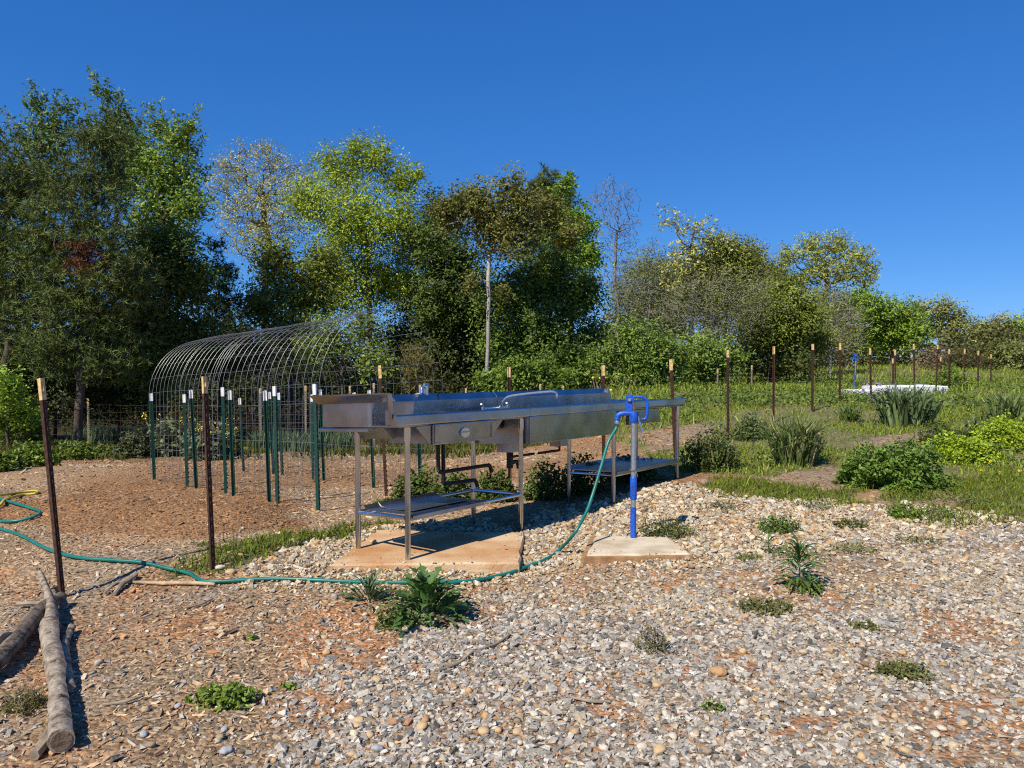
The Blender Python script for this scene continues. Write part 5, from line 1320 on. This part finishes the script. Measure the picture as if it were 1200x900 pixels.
T('broadleaf_tree', 'thin understorey tree seen through the wire tunnel', 25, 400, [(390, 400, 34), (425, 385, 30), (365, 415, 30), (440, 425, 28)], (.09, .14, .03), 4.6, 1.0, 130, .012)
T('broadleaf_tree', 'dark slender trees behind the top of the wire tunnel', 33, 492, [(490, 290, 36), (480, 340, 34), (500, 380, 34), (470, 400, 30)], (.04, .07, .02), 4.4, 1.65, 160, .02, bark=(.05, .042, .035))
T('cedar_tree', 'dull olive cedar just right of the wire tunnel', 24, 487, [(485, 415, 14), (487, 432, 19), (487, 450, 20)], (.085, .085, .035), 3.6, 2.0, 60, .012, 'needle')
T('broadleaf_tree', 'dark green tree left of the bronze-leaved tree', 30, 528, [(520, 255, 30), (545, 235, 18), (505, 290, 34), (535, 310, 40), (515, 350, 40), (545, 370, 40)], (.045, .08, .02), 4.4, 2.21, 220, .018)
T('broadleaf_tree', 'tree with pale slender trunk and bronze-green crown at the centre', 25, 571, [(560, 240, 32), (600, 228, 30), (640, 250, 34), (580, 270, 36), (530, 250, 26), (665, 275, 22), (610, 270, 34), (552, 335, 14), (588, 345, 12)], BRONZE, 4.4, 1.62, 260, .012, bark=(.36, .33, .29), top=(572, 330), pen=.25, wob=.01)
T('pine_tree', 'round dark pine top behind the bronze tree', 40, 640, [(640, 216, 20), (628, 232, 18), (655, 226, 16), (640, 240, 22)], (.045, .07, .02), 4, 2.6, 90, .03, 'needle')
T('sweetgum_tree', 'bright green pointed tree at the right of the central group', 30, 668, [(664, 218, 14), (655, 245, 26), (680, 262, 24), (690, 300, 22), (665, 290, 34), (668, 205, 6), (640, 270, 24)], (.09, .17, .02), 4.6, 2.0, 220, .017)
T('maple_tree', 'dense mid green maple below the pointed tree', 27, 640, [(640, 325, 50), (600, 350, 48), (670, 350, 40), (640, 400, 52), (590, 405, 42), (690, 395, 24), (688, 335, 20), (665, 430, 36)], (.06, .11, .022), 4.8, 2.10, 300, .016)
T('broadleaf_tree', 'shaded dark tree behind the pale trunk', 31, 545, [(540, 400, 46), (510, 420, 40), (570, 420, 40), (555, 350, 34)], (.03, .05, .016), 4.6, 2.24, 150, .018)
T('broadleaf_shrub', 'leafy green shrub behind the middle of the wash table', 23, 610, [(600, 440, 24), (630, 440, 26), (570, 448, 20), (655, 445, 20)], (.075, .135, .025), 4.8, 1.8, 80, .01, cat='shrub')
# centre right
T('bare_tree', 'tall bare grey tree right of the central green group', 38, 722, [(712, 235, 24), (735, 232, 18), (698, 235, 12), (722, 275, 30), (742, 260, 14), (725, 320, 30), (715, 212, 10)], GREYB, 3, 0, 1500, .0062, bark=GREYB, pen=.15, mintw=.3)
T('bare_tree', 'twiggy bare tree left of the tufted tree', 36, 755, [(750, 340, 40), (775, 330, 36), (740, 375, 36), (790, 350, 36), (765, 300, 20)], (.085, .10, .045), 2.4, .35, 1500, .006, bark=GREYB, pen=.17, mintw=.3)
T('broadleaf_tree', 'tree with pale yellow leaf tufts along its top branches', 34, 812, [(785, 255, 14), (800, 262, 16), (826, 268, 16), (775, 265, 8), (845, 275, 10), (810, 290, 30), (800, 320, 30), (776, 243, 5), (858, 285, 8)], (.22, .24, .08), 4.0, .55, 170, .014, bark=(.07, .06, .05), spread=.7)
T('broadleaf_tree', 'olive green fine-leaved tree behind the bare thicket', 35, 850, [(845, 290, 24), (865, 300, 24), (825, 310, 30), (870, 330, 36), (840, 340, 36), (885, 310, 16)], OLIVE, 3.6, 1.3, 240, .013)
T('bare_shrub', 'broad bare grey thicket above the green shrubs', 29, 835, [(825, 350, 38), (860, 345, 36), (800, 365, 36), (880, 365, 30), (840, 385, 34), (895, 335, 18)], (.085, .10, .045), 2.4, .3, 2000, .0045, bark=(.21, .205, .16), pen=.13, mintw=.3, cat='shrub')
T('broadleaf_shrub', 'willowy green shrub right behind the wash table', 24, 745, [(735, 400, 30), (765, 410, 34), (715, 425, 28), (790, 420, 28), (750, 430, 34), (780, 440, 26)], (.085, .145, .03), 4.6, 1.3, 150, .010, cat='shrub', bark=(.25, .23, .2))
T('broadleaf_shrub', 'green shrub left of the first rusty posts', 26, 825, [(820, 415, 30), (850, 420, 26), (800, 430, 26), (835, 435, 26)], (.09, .15, .03), 4.4, 1.4, 120, .010, cat='shrub')
T('broadleaf_tree', 'rounded olive green tree behind the right-hand posts', 31, 925, [(915, 350, 32), (940, 365, 30), (895, 375, 34), (930, 395, 40), (950, 400, 30), (905, 400, 36), (925, 335, 18)], (.095, .13, .025), 3.8, 1.7, 260, .013)
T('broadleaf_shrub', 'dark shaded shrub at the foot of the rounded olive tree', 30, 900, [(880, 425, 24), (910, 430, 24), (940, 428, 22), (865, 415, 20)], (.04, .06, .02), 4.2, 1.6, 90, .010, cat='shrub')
# second row on the right
T('broadleaf_tree', 'brownish budding tree between the bare grey tree and the tufted tree', 46, 770, [(755, 320, 30), (785, 325, 32), (735, 345, 28), (800, 350, 34), (765, 360, 36), (740, 385, 34), (790, 385, 34)], (.095, .13, .036), 2.8, 1.0, 420, .014, bark=(.17, .15, .13), mintw=.3)
T('broadleaf_tree', 'olive budding tree behind the bare thicket', 46, 868, [(850, 300, 24), (880, 300, 20), (830, 325, 28), (870, 335, 34), (905, 325, 24), (840, 365, 34), (885, 370, 34)], (.12, .125, .04), 2.8, 1.2, 380, .014, bark=(.16, .14, .12), mintw=.3)
T('broadleaf_tree', 'grey-green tree filling the gap below the spreading oak', 48, 985, [(960, 365, 26), (990, 360, 26), (1015, 370, 22), (975, 390, 30), (1005, 395, 28), (945, 390, 24)], (.12, .14, .045), 2.8, 1.2, 300, .014, bark=(.2, .18, .16), mintw=.3)
# right
T('oak_tree', 'large spreading oak with pale yellow-green tips on the right skyline', 55, 962, [(925, 300, 18), (950, 290, 20), (980, 290, 22), (1008, 300, 18), (1020, 318, 14), (915, 318, 14), (960, 315, 26), (990, 320, 24), (940, 330, 16), (1012, 330, 14)], (.18, .215, .055), 2.8, .85, 520, .026, bark=(.085, .075, .07), pen=.3, spread=.7)
T('bare_tree', 'pale bare tree in front of the spreading oak', 36, 972, [(975, 370, 34), (960, 395, 30), (995, 385, 28), (965, 350, 22), (985, 410, 26)], (.09, .11, .045), 2.4, .3, 1500, .0055, bark=(.26, .24, .22), pen=.16, mintw=.3)
T('broadleaf_tree', 'bright green tree right of the pale bare tree', 42, 1045, [(1030, 365, 24), (1055, 372, 26), (1045, 390, 30), (1070, 390, 24), (1025, 395, 24), (1010, 350, 16)], (.10, .17, .025), 3.8, 1.8, 200, .018)
T('oak_tree', 'tan-green oak on the right skyline', 60, 1100, [(1080, 362, 16), (1105, 360, 16), (1125, 370, 14), (1100, 380, 24), (1120, 390, 20), (1070, 375, 14)], (.14, .165, .06), 3.2, 1.1, 220, .026, bark=(.10, .09, .08))
for k, (px, ty, r_, c_) in enumerate(((1150, 388, 18, (.14, .17, .06)), (1172, 384, 18, (.17, .18, .10)), (1195, 385, 20, (.13, .19, .04)), (1222, 388, 24, (.12, .16, .05)), (1262, 390, 28, (.12, .15, .04)))):
    T('broadleaf_tree', ['olive distant tree right of the tan-green oak', 'pale grey-green distant tree near the right edge', 'yellow-green distant tree at the right edge', 'distant tree just outside the right edge', 'distant round tree outside the right edge'][k], 62, px, [(px, ty, r_), (px + 10, ty + 18, r_), (px - 10, ty + 22, r_), (px, ty + 34, r_)], c_, 3.2, 1.4, 130, .024, bark=(.12, .11, .1))
T('cedar_shrub', 'dark brown-green spreading cedar behind the far posts', 40, 1132, [(1125, 425, 16), (1145, 422, 16), (1110, 430, 14), (1135, 412, 12)], (.045, .05, .025), 3.6, 2.2, 80, .014, 'needle', cat='shrub')
T('bare_shrub', 'reddish brown brushy shrub left of the dark cedar', 38, 1092, [(1085, 422, 16), (1100, 415, 14), (1078, 432, 14)], (.12, .09, .07), 3, .4, 300, .006, bark=(.16, .11, .09), cat='shrub')
T('broadleaf_shrub', 'brown-green brush at the right edge under the distant trees', 44, 1180, [(1165, 420, 18), (1190, 418, 20), (1215, 420, 22), (1150, 412, 14)], (.095, .12, .045), 3.4, 1.5, 120, .012, cat='shrub')
# the wood behind, one mass
vv, ff, cc, off = [], [], [], 0
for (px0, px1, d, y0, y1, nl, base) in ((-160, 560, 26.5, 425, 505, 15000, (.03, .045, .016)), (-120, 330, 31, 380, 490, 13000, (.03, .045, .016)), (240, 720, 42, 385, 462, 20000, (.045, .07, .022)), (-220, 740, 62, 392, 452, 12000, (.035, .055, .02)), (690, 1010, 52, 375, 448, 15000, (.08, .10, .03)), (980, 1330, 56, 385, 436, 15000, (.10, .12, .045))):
    px = rng.uniform(px0, px1, nl); py = y0 + (y1 - y0) * rng.random(nl) ** .7 - 25 * (fbm(px * .03, px * 0, 5) - .5); dd = d + rng.uniform(0, 5, nl)
    c = np.array([at(a_, b_, e_) for a_, b_, e_ in zip(px, py, dd)]); k = (vnoise(px * .06, py * .06, 7) > .28) | (py > y0 + (y1 - y0) * .45); c = c[k]; n = len(c)
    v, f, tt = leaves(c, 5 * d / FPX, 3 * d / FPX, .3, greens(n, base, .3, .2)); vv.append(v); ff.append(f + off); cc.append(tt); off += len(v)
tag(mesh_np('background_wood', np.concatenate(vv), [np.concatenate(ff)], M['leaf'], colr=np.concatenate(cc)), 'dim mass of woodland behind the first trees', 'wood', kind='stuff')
# yellow flowers at the shrub foot
c = np.array([at(rng.uniform(690, 745), rng.uniform(438, 458), 16 + rng.uniform(0, 1)) for _ in range(30)])
fw = thing('flowering_plant', 'yellow-flowered plant seen over the wash table left of the hydrant head', 'plant', (*at(716, 450, 16.4)[:2], tz1(*at(716, 450, 16.4)[:2])))
c0 = np.array(fw.location); v, f, _ = leaves(c - c0, .05, .04, .8); tag(mesh_np('flowers', v, [f], M['flower_y'], fw), kind='stuff')
st = MB()
for q_ in (c - c0)[::2]: st.tube([(q_[0] * .6, q_[1] * .6, 0), tuple(q_)], [.006, .003], 3)
tag(st.build('stalks', M['greywood'], fw), kind='stuff')
